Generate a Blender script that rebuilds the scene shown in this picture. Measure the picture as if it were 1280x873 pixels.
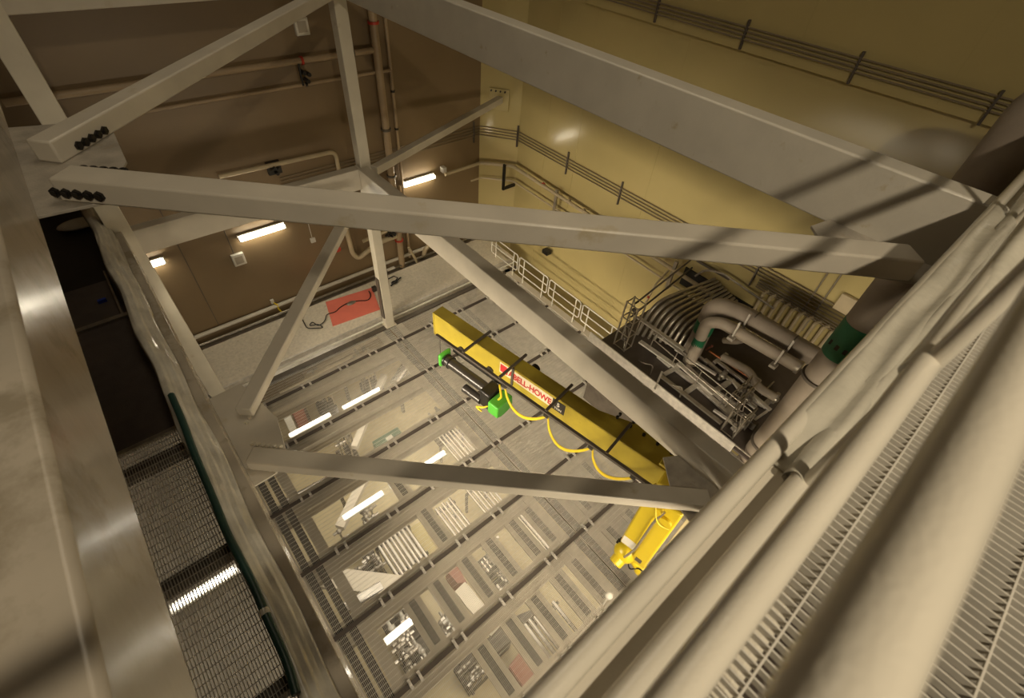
import bpy, bmesh, math, random
from mathutils import Vector, Matrix
random.seed(7)
SC = bpy.context.scene; COL = SC.collection
for o in list(bpy.data.objects): bpy.data.objects.remove(o)

# ------------------------------------------------------------------ camera
MC = Matrix(((0.760993612390447, -0.6452416669032517, 0.06746786785464148),
             (0.4265738695604999, 0.576010920874762, 0.6973135254970968),
             (-0.48879797023833865, -0.5018711092750029, 0.7135838661054202)))
FPX = 597.94
cam = bpy.data.cameras.new('camera'); cam.lens = FPX/1280*36; cam.sensor_width = 36
cam.shift_y = -10/1280; cam.clip_start = .02; cam.clip_end = 200
cam.dof.use_dof = True; cam.dof.focus_distance = 10.0; cam.dof.aperture_fstop = 2.4
co = bpy.data.objects.new('camera', cam); COL.objects.link(co)
co.matrix_world = MC.transposed().to_4x4()
SC.camera = co
# ------------------------------------------------------------------ light
SC.view_settings.view_transform = 'Standard'; SC.view_settings.look = 'None'
SC.view_settings.gamma = 1; SC.view_settings.use_curve_mapping = False
SC.view_settings.exposure = 0.0
w = bpy.data.worlds.new('world'); SC.world = w; w.use_nodes = True
w.node_tree.nodes['Background'].inputs[0].default_value = (1, .8, .55, 1)
w.node_tree.nodes['Background'].inputs[1].default_value = .02
def area(name, loc, size, power, col=(1, .85, .62), aim=None, sy=None):
    l = bpy.data.lights.new(name, 'AREA'); l.size = size; l.energy = power; l.color = col
    if sy: l.shape = 'RECTANGLE'; l.size_y = sy
    o = bpy.data.objects.new(name, l); COL.objects.link(o); o.location = loc
    d = Vector(aim if aim else (loc[0], loc[1], -20)) - Vector(loc)
    o.rotation_euler = d.to_track_quat('-Z', 'Y').to_euler(); return o
KEYP, FILLP, SIDEP, LEFTP, CELLP = 205, 66, 420, 320, 400
l = area('ceiling_lamp_light', (-.3, -3.4, 3.42), .26, KEYP, aim=(4, 1.5, -3)); l.data.spread = math.radians(140)
l = area('ceiling_lamp_light', (3.5, 6.0, 6.6), 3.5, FILLP, sy=6); l.data.spread = math.radians(110)  # added soft overhead fill, not an actual ceiling fixture
area('walkway_underside_light', (3.6, -2.6, -7.2), 5.5, SIDEP, sy=1.0, aim=(4.6, 4.5, -11.4))  # added unseen fill that brightens the open grating and lower beams
l = area('walkway_underside_light', (-1.3, 6.2, -7.0), 8.0, LEFTP, sy=.7, aim=(2.2, 6.2, -8.4)); l.data.spread = math.radians(82)  # added fill below the left walkway, lights the facing beam sides
area('lower_hall_lamp_light', (4.0, 6.0, -12.15), 8.0, CELLP, sy=9, col=(1, .90, .72))  # added broad sheet of fill over the lower hall, no real fixture
area('left_walkway_lamp_light', (-2.6, 4.0, -6.8), 1.0, 30, sy=7, col=(1, .90, .74))  # added fill for the floor below the left grating, not a lamp there

# ------------------------------------------------------------------ geometry helpers
def ray(x, y): return MC.transposed() @ Vector((x-640, -(y-426.5), -FPX))
def atz(x, y, h): r = ray(x, y); return r*(-h/r.z)          # the point of the level h metres below the eye
def aty(x, y, v): r = ray(x, y); return r*(v/r.y)
def atx(x, y, v): r = ray(x, y); return r*(v/r.x)

class MB:
    def __init__(s): s.v = []; s.f = []; s.sm = []
    def add(s, vs, fs, smooth=False):
        n = len(s.v); s.v += [tuple(v) for v in vs]; s.f += [tuple(i+n for i in f) for f in fs]; s.sm += [smooth]*len(fs)
    def box(s, x0, x1, y0, y1, z0, z1, M=None):
        vs = [Vector((x, y, z)) for z in (z0, z1) for y in (y0, y1) for x in (x0, x1)]
        if M is not None: vs = [M @ v for v in vs]
        s.add(vs, [(0, 2, 3, 1), (4, 5, 7, 6), (0, 1, 5, 4), (2, 6, 7, 3), (0, 4, 6, 2), (1, 3, 7, 5)]); return s
    def prism(s, poly, z0, z1, M=None):
        n = len(poly)
        a = sum(poly[i][0]*poly[(i+1) % n][1]-poly[(i+1) % n][0]*poly[i][1] for i in range(n))
        if a < 0: poly = poly[::-1]
        vs = [Vector((p[0], p[1], z0)) for p in poly]+[Vector((p[0], p[1], z1)) for p in poly]
        if M is not None: vs = [M @ v for v in vs]
        s.add(vs, [tuple(range(n))[::-1], tuple(range(n, 2*n))]+[(i, (i+1) % n, n+(i+1) % n, n+i) for i in range(n)]); return s
    def bar(s, p0, p1, wd, d, up=(0, 0, 1)):          # rectangular bar, wd across, d along up
        p0 = Vector(p0); p1 = Vector(p1); a = (p1-p0); L = a.length; a.normalize()
        u = Vector(up); c = a.cross(u)
        if c.length < 1e-4: u = Vector((0, 1, 0)); c = a.cross(u)
        c.normalize(); u = c.cross(a).normalized()
        M = Matrix((a, c, u)).transposed().to_4x4(); M.translation = p0
        return s.box(0, L, -wd/2, wd/2, -d/2, d/2, M)
    def tube(s, pts, r, n=10, cap=True, closed=False):
        pts = [Vector(p) for p in pts]; rs = r if isinstance(r, (list, tuple)) else [r]*len(pts)
        base = len(s.v); prev = None; N = len(pts)
        for i, p in enumerate(pts):
            if i == 0: t = pts[1]-p
            elif i == N-1: t = p-pts[i-1]
            else: t = (pts[i+1]-p).normalized()+(p-pts[i-1]).normalized()
            t.normalize()
            if prev is None:
                u = t.orthogonal().normalized()
            else:
                u = (prev-t*prev.dot(t)); u = u.normalized() if u.length > 1e-6 else t.orthogonal().normalized()
            prev = u; b = t.cross(u)
            for k in range(n):
                a = 2*math.pi*k/n; q = p+(u*math.cos(a)+b*math.sin(a))*rs[i]; s.v.append(tuple(q))
        for i in range(N-1):
            for k in range(n):
                s.f.append((base+i*n+k, base+i*n+(k+1) % n, base+(i+1)*n+(k+1) % n, base+(i+1)*n+k)); s.sm.append(True)
        if cap:
            s.f.append(tuple(base+k for k in range(n))[::-1]); s.sm.append(False)
            s.f.append(tuple(base+(N-1)*n+k for k in range(n))); s.sm.append(False)
        return s
    def cyl(s, p0, p1, r, n=16): return s.tube([p0, p1], r, n)
    def sphere(s, c, r, nu=14, nv=8, sc=(1, 1, 1)):
        c = Vector(c); vs = [c+Vector((0, 0, r*sc[2]))]
        for i in range(1, nv):
            th = math.pi*i/nv
            for k in range(nu):
                a = 2*math.pi*k/nu; vs.append(c+Vector((r*sc[0]*math.sin(th)*math.cos(a), r*sc[1]*math.sin(th)*math.sin(a), r*sc[2]*math.cos(th))))
        vs.append(c-Vector((0, 0, r*sc[2]))); fs = []
        for k in range(nu): fs.append((0, 1+k, 1+(k+1) % nu))
        for i in range(nv-2):
            for k in range(nu):
                a = 1+i*nu+k; b = 1+i*nu+(k+1) % nu; fs.append((a, a+nu, b+nu, b))
        l = len(vs)-1
        for k in range(nu): fs.append((l, l-nu+(k+1) % nu, l-nu+k))
        s.add(vs, fs, True); return s
    def build(s, name, mat, parent=None, bevel=0, sharp=True, seg=2):
        me = bpy.data.meshes.new(name); me.from_pydata(s.v, [], s.f); me.update()
        me.polygons.foreach_set('use_smooth', s.sm)
        me.materials.append(mat)
        if sharp:
            try: me.set_sharp_from_angle(angle=math.radians(40))
            except Exception: pass
        o = bpy.data.objects.new(name, me); COL.objects.link(o)
        if parent is not None:
            o.parent = parent; o.matrix_parent_inverse = Matrix.Translation(-Vector(parent.location)) if parent.type == 'EMPTY' else Matrix()
        if bevel:
            b = o.modifiers.new('bevel', 'BEVEL'); b.width = bevel; b.segments = seg; b.limit_method = 'ANGLE'
        return o
def arc(p0, c, p1, n=7):      # quadratic bend from p0 round corner c to p1
    p0, c, p1 = Vector(p0), Vector(c), Vector(p1)
    return [p0*(1-t)**2+c*2*t*(1-t)+p1*t*t for t in [i/n for i in range(n+1)]]
def pipe_path(pts, r):        # polyline with rounded corners
    pts = [Vector(p) for p in pts]; out = [pts[0]]
    for i in range(1, len(pts)-1):
        a = (pts[i-1]-pts[i]); b = (pts[i+1]-pts[i]); k = min(r, a.length*.48, b.length*.48)
        out += arc(pts[i]+a.normalized()*k, pts[i], pts[i]+b.normalized()*k, 6)
    out.append(pts[-1]); return out
def empty(name, loc, label, cat, group=None):
    o = bpy.data.objects.new(name, None); COL.objects.link(o); o.location = loc; o.empty_display_size = .1
    return tag(o, label, cat, group)
def tag(o, label, cat, group=None):
    o['label'] = label; o['category'] = cat
    if group: o['group'] = group
    return o
def struct(o, label=None):
    o['kind'] = 'structure'
    if label: o['label'] = label
    return o
def dup(o, loc=None, parent=None):
    c = o.copy(); COL.objects.link(c)
    if parent is not None: c.parent = parent
    if loc is not None: c.location = loc
    return c

# ------------------------------------------------------------------ materials
def mat(name, col, rough=.5, metal=0, var=.12, scale=3, bump=0, bscale=40, stain=None, stain_scale=1.2, alpha=1, spec=.5, coat=0, emit=None, stain_lo=.58):
    m = bpy.data.materials.new(name); m.use_nodes = True; nt = m.node_tree; b = nt.nodes['Principled BSDF']
    b.inputs['Roughness'].default_value = rough; b.inputs['Metallic'].default_value = metal
    b.inputs['Specular IOR Level'].default_value = spec; b.inputs['Coat Weight'].default_value = coat
    b.inputs['Coat Roughness'].default_value = .15
    tc = nt.nodes.new('ShaderNodeTexCoord'); no = nt.nodes.new('ShaderNodeTexNoise'); no.inputs['Scale'].default_value = scale
    no.inputs['Detail'].default_value = 5; nt.links.new(tc.outputs['Object'], no.inputs['Vector'])
    cr = nt.nodes.new('ShaderNodeValToRGB'); cr.color_ramp.elements[0].position = .3; cr.color_ramp.elements[1].position = .7
    cr.color_ramp.elements[0].color = [c*(1-var) for c in col]+[1]; cr.color_ramp.elements[1].color = [min(1, c*(1+var*.5)) for c in col]+[1]
    nt.links.new(no.outputs['Fac'], cr.inputs['Fac']); last = cr.outputs['Color']
    if stain:
        n2 = nt.nodes.new('ShaderNodeTexNoise'); n2.inputs['Scale'].default_value = stain_scale; n2.inputs['Detail'].default_value = 8
        n2.inputs['Roughness'].default_value = .65
        nt.links.new(tc.outputs['Object'], n2.inputs['Vector'])
        r2 = nt.nodes.new('ShaderNodeValToRGB'); r2.color_ramp.elements[0].position = stain_lo; r2.color_ramp.elements[1].position = stain_lo+.1
        r2.color_ramp.elements[0].color = (0, 0, 0, 1); r2.color_ramp.elements[1].color = (1, 1, 1, 1)
        nt.links.new(n2.outputs['Fac'], r2.inputs['Fac'])
        mx = nt.nodes.new('ShaderNodeMix'); mx.data_type = 'RGBA'; mx.inputs[7].default_value = list(stain)+[1]
        nt.links.new(r2.outputs['Color'], mx.inputs[0]); nt.links.new(last, mx.inputs[6]); last = mx.outputs[2]
    nt.links.new(last, b.inputs['Base Color'])
    if bump:
        n3 = nt.nodes.new('ShaderNodeTexNoise'); n3.inputs['Scale'].default_value = bscale; n3.inputs['Detail'].default_value = 3
        nt.links.new(tc.outputs['Object'], n3.inputs['Vector'])
        bp = nt.nodes.new('ShaderNodeBump'); bp.inputs['Strength'].default_value = bump; bp.inputs['Distance'].default_value = .01
        nt.links.new(n3.outputs['Fac'], bp.inputs['Height']); nt.links.new(bp.outputs['Normal'], b.inputs['Normal'])
    if alpha < 1: b.inputs['Alpha'].default_value = alpha
    if emit:
        b.inputs['Emission Color'].default_value = list(emit[0])+[1]; b.inputs['Emission Strength'].default_value = emit[1]
    return m
PAINT = mat('cream_steel_paint', (.60, .55, .46), .34, var=.1, scale=2, bump=.15, bscale=90, stain=(.50, .43, .30), stain_scale=2.3, stain_lo=.62)
PAINT2 = mat('cream_column_paint', (.66, .61, .50), .4, var=.08, scale=2, bump=.1, stain=(.50, .43, .32), stain_scale=3, stain_lo=.64)
BEAMT = mat('scuffed_girder_paint', (.58, .54, .46), .34, var=.08, scale=2, bump=.25, bscale=30, stain=(.44, .37, .24), stain_scale=5, stain_lo=.64)
POLISH = mat('glossy_girder_paint', (.52, .46, .37), .24, var=.2, scale=1.6, bump=.2, bscale=12, stain=(.36, .31, .23), stain_scale=1.7, stain_lo=.53, coat=.25)
GUSS = mat('grey_gusset_steel', (.40, .36, .30), .45, var=.25, scale=6, bump=.3, bscale=60, stain=(.30, .25, .18), stain_scale=4)
YWALL = mat('yellow_wall_panel', (.51, .42, .19), .17, var=.06, scale=.6, bump=.05, bscale=2.5)
BWALL = mat('brown_wall_panel', (.225, .158, .085), .42, var=.06, scale=.8, bump=.05, bscale=2.5)
CEIL = mat('ceiling_paint', (.5, .42, .3), .8)
RAILP = mat('glossy_handrail_paint', (.64, .59, .49), .2, var=.05, scale=4, bump=.12, bscale=150, coat=.4)
FILM = mat('plastic_sheeting', (.62, .58, .48), .18, var=.1, scale=5, bump=.5, bscale=14, alpha=.86, coat=.3)
FILM2 = mat('cloudy_plastic_sheeting', (.74, .70, .60), .2, var=.2, scale=4, bump=.6, bscale=16, alpha=.92, coat=.4)
GALV = mat('galvanized_steel', (.42, .38, .32), .35, .75, var=.2, scale=8)
GRATE = mat('galvanized_grating', (.66, .62, .54), .5, .1, var=.15, scale=5)
DARKST = mat('dark_brown_steel', (.12, .10, .08), .5, .2, var=.3)
SLOTM = mat('dark_slot_steel', (.075, .06, .048), .6)
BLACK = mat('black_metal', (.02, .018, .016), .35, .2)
BLACKH = mat('black_enamel', (.035, .03, .026), .3, 0, coat=.3)
BOLT = mat('black_bolt_steel', (.03, .026, .022), .4, .5)
YEL = mat('yellow_crane_paint', (.44, .34, .04), .38, var=.12, scale=3, stain=(.36, .26, .03), stain_scale=2.5, stain_lo=.6)
YELR = mat('yellow_robot_paint', (.64, .48, .02), .32, var=.05)
YCAB = mat('yellow_cable', (.80, .60, .03), .45)
GREEN = mat('green_hoist_cover', (.08, .40, .04), .35)
DGREEN = mat('dark_green_tape', (.015, .17, .075), .45, var=.2)
HOSE = mat('dark_green_hose', (.02, .06, .048), .4)
INSUL = mat('grey_pipe_insulation', (.30, .25, .20), .6, var=.15, scale=3, bump=.2, bscale=60)
INSUL2 = mat('pale_pipe_insulation', (.42, .36, .29), .55, var=.12, scale=3)
DECKF = mat('speckled_deck_floor', (.70, .64, .52), .5, var=.15, scale=12, stain=(.48, .42, .30), stain_scale=6, stain_lo=.6)
CREAM = mat('cream_floor', (.66, .56, .34), .45, var=.08, scale=1)
PINK = mat('salmon_rubber_mat', (.80, .20, .14), .6, var=.06)
RED = mat('red_enamel', (.5, .04, .02), .4)
WHITE = mat('white_plastic', (.75, .72, .64), .5)
LATT = mat('bright_unistrut', (.62, .58, .52), .4, .3, var=.2, scale=9)
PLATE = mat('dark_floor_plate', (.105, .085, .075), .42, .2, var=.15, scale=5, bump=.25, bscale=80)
CONC = mat('grey_concrete', (.13, .10, .08), .8, var=.2, scale=2)
CONDP = mat('dull_conduit_paint', (.24, .19, .12), .45)
PIPEC = mat('cream_wall_pipe', (.52, .43, .28), .4)
PIPEB = mat('tan_wall_pipe', (.38, .28, .17), .4)
TUBE = mat('fluorescent_diffuser', (1, 1, 1), .5, emit=((1, .90, .70), 24))
TUBE2 = mat('fluorescent_tube_glass', (1, 1, 1), .5, emit=((1, .93, .80), 14))
STEEL = mat('shiny_steel_pipe', (.62, .58, .52), .22, .85, var=.15)
BRICK = mat('dull_red_panel', (.28, .10, .07), .7)

# ------------------------------------------------------------------ the room shell
BY, YX, FL, CE = 13.8, 11.7, -15.6, 7.0
s = MB().box(-9, 14, -9, 15, FL-.3, FL); struct(s.build('floor', CREAM))
s = MB().box(-9, 14, -9, 15, CE, CE+.3); struct(s.build('ceiling', CEIL))
s = MB().box(-9, 10.83, BY, BY+.3, FL, CE); struct(s.build('wall_back', BWALL), 'brown panelled wall with the three lamps')
s = MB().prism([(10.8, BY), (11.7, 12.68), (12.4, 12.68), (12.4, BY+.3), (10.8, BY+.3)], FL, CE); struct(s.build('wall_corner', YWALL), 'yellow chamfered corner column of the room')
s = MB().box(YX, YX+.7, -9, 12.7, FL, CE); struct(s.build('wall_right', YWALL), 'yellow panelled wall')
s = MB().box(YX-.14, YX, -8.6, 10.3, -2.68, CE)
struct(s.build('trim_1', YWALL, bevel=.01), 'upper wall band that projects over the lower yellow wall')
s = MB().box(-9.3, -9, -9, 14, FL, CE); struct(s.build('wall_left', BWALL))
s = MB().box(-9, 12, -9.3, -9, FL, CE); struct(s.build('wall_front', BWALL))
# panel joints
s = MB()
s.box(.54, .56, BY-.008, BY, -11.0, -6.5)
struct(s.build('trim_2', DARKST), 'dark vertical joints of the brown wall panels')
s = MB()
for y in (11.3, 9.9, 7.0): s.box(YX-.006, YX, y-.006, y+.006, -12, -2.7)
for y in (7.5, 4.5, 1.8): s.box(YX-.146, YX-.14, y-.006, y+.006, -2.6, 5)
struct(s.build('trim_3', YWALL), 'fine panel joints of the yellow wall')

# ------------------------------------------------------------------ fluorescent wall lamps
def wall_lamp(x0, x1, z, label):
    e = empty('wall_lamp', ((x0+x1)/2, BY-.02, z), label, 'wall lamp', 'fluorescent lamps on the brown wall')
    MB().box(x0, x1, BY-.09, BY-.01, z-.02, z+.10).build('housing', WHITE, e, bevel=.01)
    m = MB(); m.box(x0+.03, x1-.03, BY-.20, BY-.09, z-.055, z+.055); df = m.build('diffuser', TUBE, e, bevel=.03)
    for x in (x0, x1-.03): MB().box(x, x+.03, BY-.20, BY-.09, z-.06, z+.06).build('end_cap', WHITE, df)
wall_lamp(1.98, 3.34, -8.33, 'lit fluorescent lamp in the middle of the brown wall, right of the square speaker')
wall_lamp(7.40, 8.72, -8.22, 'lit fluorescent lamp on the brown wall nearest the yellow corner column')
wall_lamp(-.62, .74-.62, -8.27, 'short looking lit fluorescent lamp leftmost on the brown wall beside the white column')
m = MB().box(9.02, 9.18, BY-.22, BY-.01, -8.18, -7.98)
tag(m.build('junction_box', WHITE, bevel=.02), 'small cream junction box beside the right hand wall lamp', 'junction box')

def speaker(x, z, label, cond=1.6):
    e = empty('wall_speaker', (x, BY, z), label, 'speaker')
    MB().box(x-.17, x+.17, BY-.12, BY-.005, z-.19, z+.19).build('housing', WHITE, e, bevel=.015)
    MB().box(x-.11, x+.11, BY-.13, BY-.118, z-.12, z+.12).build('grille', mat('speaker_grille', (.45, .40, .32), .7), e)
    MB().cyl((x-.06, BY-.03, z+.2), (x-.06, BY-.03, z+cond), .012, 6).build('conduit', DARKST, e)
speaker(1.80, -8.97, 'square white wall speaker with a thin conduit below the middle lamp')
speaker(5.12, -3.35, 'square white wall speaker high on the brown wall under the sloping brace', 1.2)
m = MB().box(3.97, 4.12, BY-.07, BY-.005, -9.25, -9.1); m.cyl((4.04, BY-.03, -9.1), (4.04, BY-.03, -7.6), .01, 6)
tag(m.build('wall_socket', WHITE), 'tiny cream outlet box on a thin conduit right of the middle lamp', 'outlet box')
m = MB().cyl((4.75, BY-.12, -9.78), (4.75, BY-.005, -9.78), .1, 16)
tag(m.build('alarm_bell', RED), 'small round red alarm bell on the brown wall', 'alarm bell')
e = empty('yellow_air_hose', (2.3, BY, -11.2), 'short yellow hose hanging from a tap low on the brown wall', 'hose')
MB().box(2.2, 2.3, BY-.08, BY-.005, -10.95, -10.8).build('tap_box', WHITE, e)
MB().tube([(2.27, BY-.1, -10.9), (2.34, BY-.14, -11.0), (2.33, BY-.15, -11.15), (2.38, BY-.2, -11.3)], .025, 8).build('hose', YCAB, e)
# ------------------------------------------------------------------ pipes on the brown wall
def pipe(name, pts, r, m, label, cat='pipe', bend=.15, n=12, clamps=None, group=None):
    p = pipe_path(pts, bend)
    if clamps:
        e = empty(name, pts[0], label, cat, group); MB().tube(p, r, n).build('pipe', m, e)
        for c in clamps:
            q = Vector(c[:3]); ax = Vector(c[3:6]).normalized()
            MB().cyl(q-ax*.03, q+ax*.03, r*1.35, n).build('clamp', c[6] if len(c) > 6 else DARKST, e)
        return e
    return tag(MB().tube(p, r, n).build(name, m), label, cat, group)
pipe('riser_pipe', [(7.0, BY-.2, 4), (7.0, BY-.2, -11.4)], .115, PIPEB, 'thick tan riser pipe running down the whole brown wall', clamps=[(7, BY-.2, -3.4, 0, 0, 1, RED), (7, BY-.2, -6.2, 0, 0, 1), (7, BY-.2, -7.7, 0, 0, 1), (7, BY-.2, -10.2, 0, 0, 1, RED)])
pipe('riser_pipe', [(7.42, BY-.1, 4), (7.42, BY-.1, -11.2)], .05, PIPEB, 'thin tan riser pipe just right of the thick riser', clamps=[(7.42, BY-.1, -5.2, 0, 0, 1, BLACK), (7.42, BY-.1, -6.3, 0, 0, 1, BLACK)])
pipe('sprinkler_pipe', [(-1, BY-.18, -4.05), (6.95, BY-.18, -4.05)], .075, PIPEB, 'upper tan sprinkler pipe crossing the brown wall to the riser', clamps=[(4.9, BY-.18, -4.05, 1, 0, 0, RED), (6.3, BY-.18, -4.05, 1, 0, 0, BLACK)])
pipe('sprinkler_pipe', [(-1, BY-.14, -4.62), (7.4, BY-.14, -4.62)], .04, PIPEB, 'thin tan pipe below the upper sprinkler pipe on the brown wall', clamps=[(4.9, BY-.14, -4.62, 1, 0, 0, BLACK)])
pipe('sprinkler_pipe', [(2.1, BY-.16, -6.42), (5.3, BY-.16, -6.50), (5.3, BY-.16, -7.1)], .06, PIPEC, 'cream pipe with a hooked end on the brown wall above the frame corner', bend=.2)
m = MB()
for k, (dx, dz) in enumerate([(0, 0), (.09, .03), (.2, 0), (.12, -.12)]): m.cyl((3.4+dx, BY-.3, -6.55+dz), (3.4+dx, BY-.1, -6.55+dz), .045, 10)
m.box(3.34, 3.7, BY-.12, BY-.01, -6.75, -6.4)
tag(m.build('valve_set', BLACK), 'black valve set on the cream hooked pipe', 'valve')
m = MB()
for k, (dx, dz) in enumerate([(0, 0), (.12, -.05), (.06, -.2)]): m.cyl((4.85+dx, BY-.34, -4.3+dz), (4.85+dx, BY-.08, -4.3+dz), .05, 10)
m.cyl((4.78, BY-.25, -4.1), (4.78, BY-.25, -4.6), .03, 8)
tag(m.build('valve_set', BLACK), 'black valve set under the upper sprinkler pipe with red fitting', 'valve')
pipe('drain_pipe', [(5.15, BY-.15, -9.0), (5.2, BY-.15, -10.1), (5.35, BY-.2, -10.35), (6.2, BY-.2, -10.0), (6.9, BY-.2, -10.0)], .085, PIPEC, 'cream bent pipe low on the brown wall joining the riser', bend=.25)
pipe('drain_pipe', [(5.6, BY-.25, -9.7), (6.85, BY-.25, -9.6)], .06, PIPEC, 'short cream pipe just above the bent pipe low on the wall')
m = MB()
for k in range(7):
    a = random.random()*6; m.cyl((6.5+random.random()*.4, BY-.32, -9.9+random.random()*.35), (6.5+random.random()*.4, BY-.15, -9.9+random.random()*.35), .035+random.random()*.03, 9)
tag(m.build('valve_set', BLACK), 'dark cluster of valves beside the thick riser near its foot', 'valve')
pipe('elbow_pipe', [(8.0, BY-.15, -11.35), (8.0, BY-.35, -10.85), (8.6, BY-.35, -10.7), (9.6, BY-.3, -10.8)], .085, PIPEC, 'cream elbow pipe at the foot of the brown wall right of the riser', bend=.2)
pipe('elbow_pipe', [(7.6, BY-.35, -11.45), (7.5, BY-.3, -11.1), (7.3, BY-.3, -10.6)], .05, PIPEC, 'small cream elbow between the riser foot and the larger elbow', bend=.1)
for i, (z, mm) in enumerate([(-11.05, PAINT), (-11.28, GALV)]):
    pipe('skirting_pipe', [(-1, BY-.10-.16*i, z), (10.6, BY-.10-.16*i, z)], .065-.02*i, mm, ['pale pipe running along the foot of the brown wall', 'thinner grey pipe beside the pale pipe at the wall foot'][i])
# conduits round the room
d = 1.12/1.42
cg = 'thin conduits running round the walls'
for k in range(4):
    z = -6.93-.10*k
    p = [(3.6, BY-.05, z), (10.8, BY-.05, z), (11.66, 12.66, z), (YX-.05, 12.5, z), (YX-.05, -.5, z)]
    tag(MB().tube(pipe_path(p, .08), .016, 6).build('conduit', CONDP), ['topmost', 'second', 'third', 'lowest'][k]+' of the four thin grey conduits turning round the corner column', 'conduit', cg)
    z = -2.24-.075*k
    tag(MB().tube([(YX-.19, 10.2, z), (YX-.19, -1.5, z)], .018, 6).build('conduit', CONDP), ['topmost', 'second', 'third', 'lowest'][k]+' of the four conduits high on the projecting wall band', 'conduit', 'conduits on the upper wall band')
def clip(x, y, z, h, label, axis='y'):
    m = MB()
    if axis == 'y': m.box(x-.03, x+.03, y-.02, y+.02, z-h/2, z+h/2)
    else: m.box(x-.02, x+.02, y-.03, y+.03, z-h/2, z+h/2)
    return tag(m.build('conduit_bracket', DARKST), label, 'conduit bracket', 'brackets holding the conduits')
clip(YX-.19, 7.99, -2.36, .55, 'dark bracket on the upper conduits farthest left')
clip(YX-.19, 5.66, -2.38, .55, 'dark bracket second from the left on the upper conduits')
clip(YX-.19, 3.30, -2.40, .55, 'dark bracket in the middle of the upper conduits')
clip(YX-.19, 1.08, -2.42, .55, 'dark bracket at the right end of the upper conduits by the tall grey pipe')
clip(11.62, 12.66, -7.08, .75, 'dark bracket on the conduits at the edge of the corner column')
clip(YX-.05, 10.17, -7.08, .75, 'dark bracket on the lower conduits next right of the corner column')
clip(YX-.05, 7.85, -7.1, .75, 'dark bracket in the middle of the lower conduits on the yellow wall')
clip(YX-.05, 3.17, -7.25, .75, 'dark bracket on the lower conduits above the grey pipework')
clip(10.5, BY-.05, -7.08, .75, 'dark bracket on the conduits on the brown wall beside the column', 'x')
# standing off pipe 2
pipe('gas_pipe', [(9.0, BY-.35, -8.15), (10.6, BY-.35, -8.12), (11.35, 12.5, -8.05), (11.4, 3.9, -8.3)], .06, PIPEC, 'cream pipe with fittings running from corner column along the yellow wall', bend=.12, clamps=[(11.4, 10.9, -8.09, 0, 1, 0, RED), (11.4, 9.6, -8.12, 0, 1, 0, PIPEC), (11.4, 8.9, -8.14, 0, 1, 0, PIPEC)])
pipe('gas_pipe', [(10.2, BY-.3, -8.75), (10.65, BY-.35, -8.72), (11.4, 12.5, -8.65), (11.45, 4.1, -8.8)], .032, PIPEC, 'thin cream pipe running just below the larger pipe on the yellow wall', bend=.12, n=8)
for y, lb in ((10.2, 'nearer the corner column'), (12.6, 'on the corner column'), (5.2, 'above the scaffold tower')):
    m = MB().box(11.0 if y > 12 else 11.35, 11.6, y-.04, y+.04, -8.95, -8.85); m.box(11.35 if y < 12 else 11.0, 11.42 if y < 12 else 11.07, y-.05, y+.05, -8.95, -7.95)
    tag(m.build('pipe_bracket', BLACK if y > 12 else GALV), 'small pipe bracket holding the cream pipes '+lb, 'pipe bracket')
m = MB().box(11.35, 11.6, 10.2, 10.5, -10.72, -10.55); tag(m.build('wall_camera', BLACK, bevel=.02), 'small black device on the yellow wall just below the long brace', 'wall device')
# openings and boxes behind the pipework
for i, (y0, y1, z0, z1) in enumerate([(4.0, 5.0, -8.75, -8.15), (2.7, 3.9, -8.65, -8.15)]):
    tag(MB().box(YX-.05, YX-.003, y0, y1, z0, z1).build('wall_opening_cover', BLACK), ['black rectangular opening cover behind the conduit bundle', 'black opening cover behind the thick grey pipe elbow'][i], 'opening')  # black sheets stand in for the darkness inside the openings
tag(MB().box(YX-.12, YX-.02, .75, 1.25, -7.0, -6.55).build('wall_cabinet', PIPEC, bevel=.02), 'small cream cabinet on the yellow wall beside the tall grey pipe', 'cabinet')
tag(MB().box(YX-.14, YX-.02, .35, .8, -7.9, -7.3).build('wall_cabinet', PIPEC, bevel=.02), 'smaller cream box on the yellow wall half behind the tall grey pipe', 'cabinet')
for i in range(2):
    tag(MB().cyl((YX-.04, 1.75-.25*i, -4.2), (YX-.04, 1.75-.25*i, -8.0), .018, 6).build('conduit', GALV), ['left', 'right'][i]+' of the two thin vertical conduits above the small cabinet', 'conduit')
for k in range(10):
    y = 2.75-.2*k
    tag(MB().tube(pipe_path([(YX-.06, y, -9.0), (YX-.06, y, -7.6), (YX-.06, y-.1, -7.45)], .05), .045, 8).build('wall_conduit', PIPEC), 'stub conduit number %s from the left in the row dropping behind the thick grey pipe' % ['one', 'two', 'three', 'four', 'five', 'six', 'seven', 'eight', 'nine', 'ten'][k], 'conduit', 'row of stub conduits below the wall conduits')
for k in range(4):
    tag(MB().tube([(YX-.08, 3.0, -7.32-.07*k), (YX-.08, 0, -7.32-.07*k)], .020, 6).build('conduit', CONDP), ['topmost', 'second', 'third', 'lowest'][k]+' of the extra conduits right above the stub row', 'conduit', 'extra conduits by the cabinet')
pipe('conduit', [(YX-.25, 4.55, -8.1), (YX-.25, 4.35, -7.75), (YX-.2, 3.9, -7.6), (YX-.2, 2.3, -7.75)], .03, GALV, 'bent grey conduit above the black opening covers', 'conduit')
m = MB().box(YX-.1, YX-.04, 3.7, 4.75, -7.78, -7.72); tag(m.build('strut', DARKST), 'short dark strut bar bolted above the black opening', 'strut')

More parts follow.
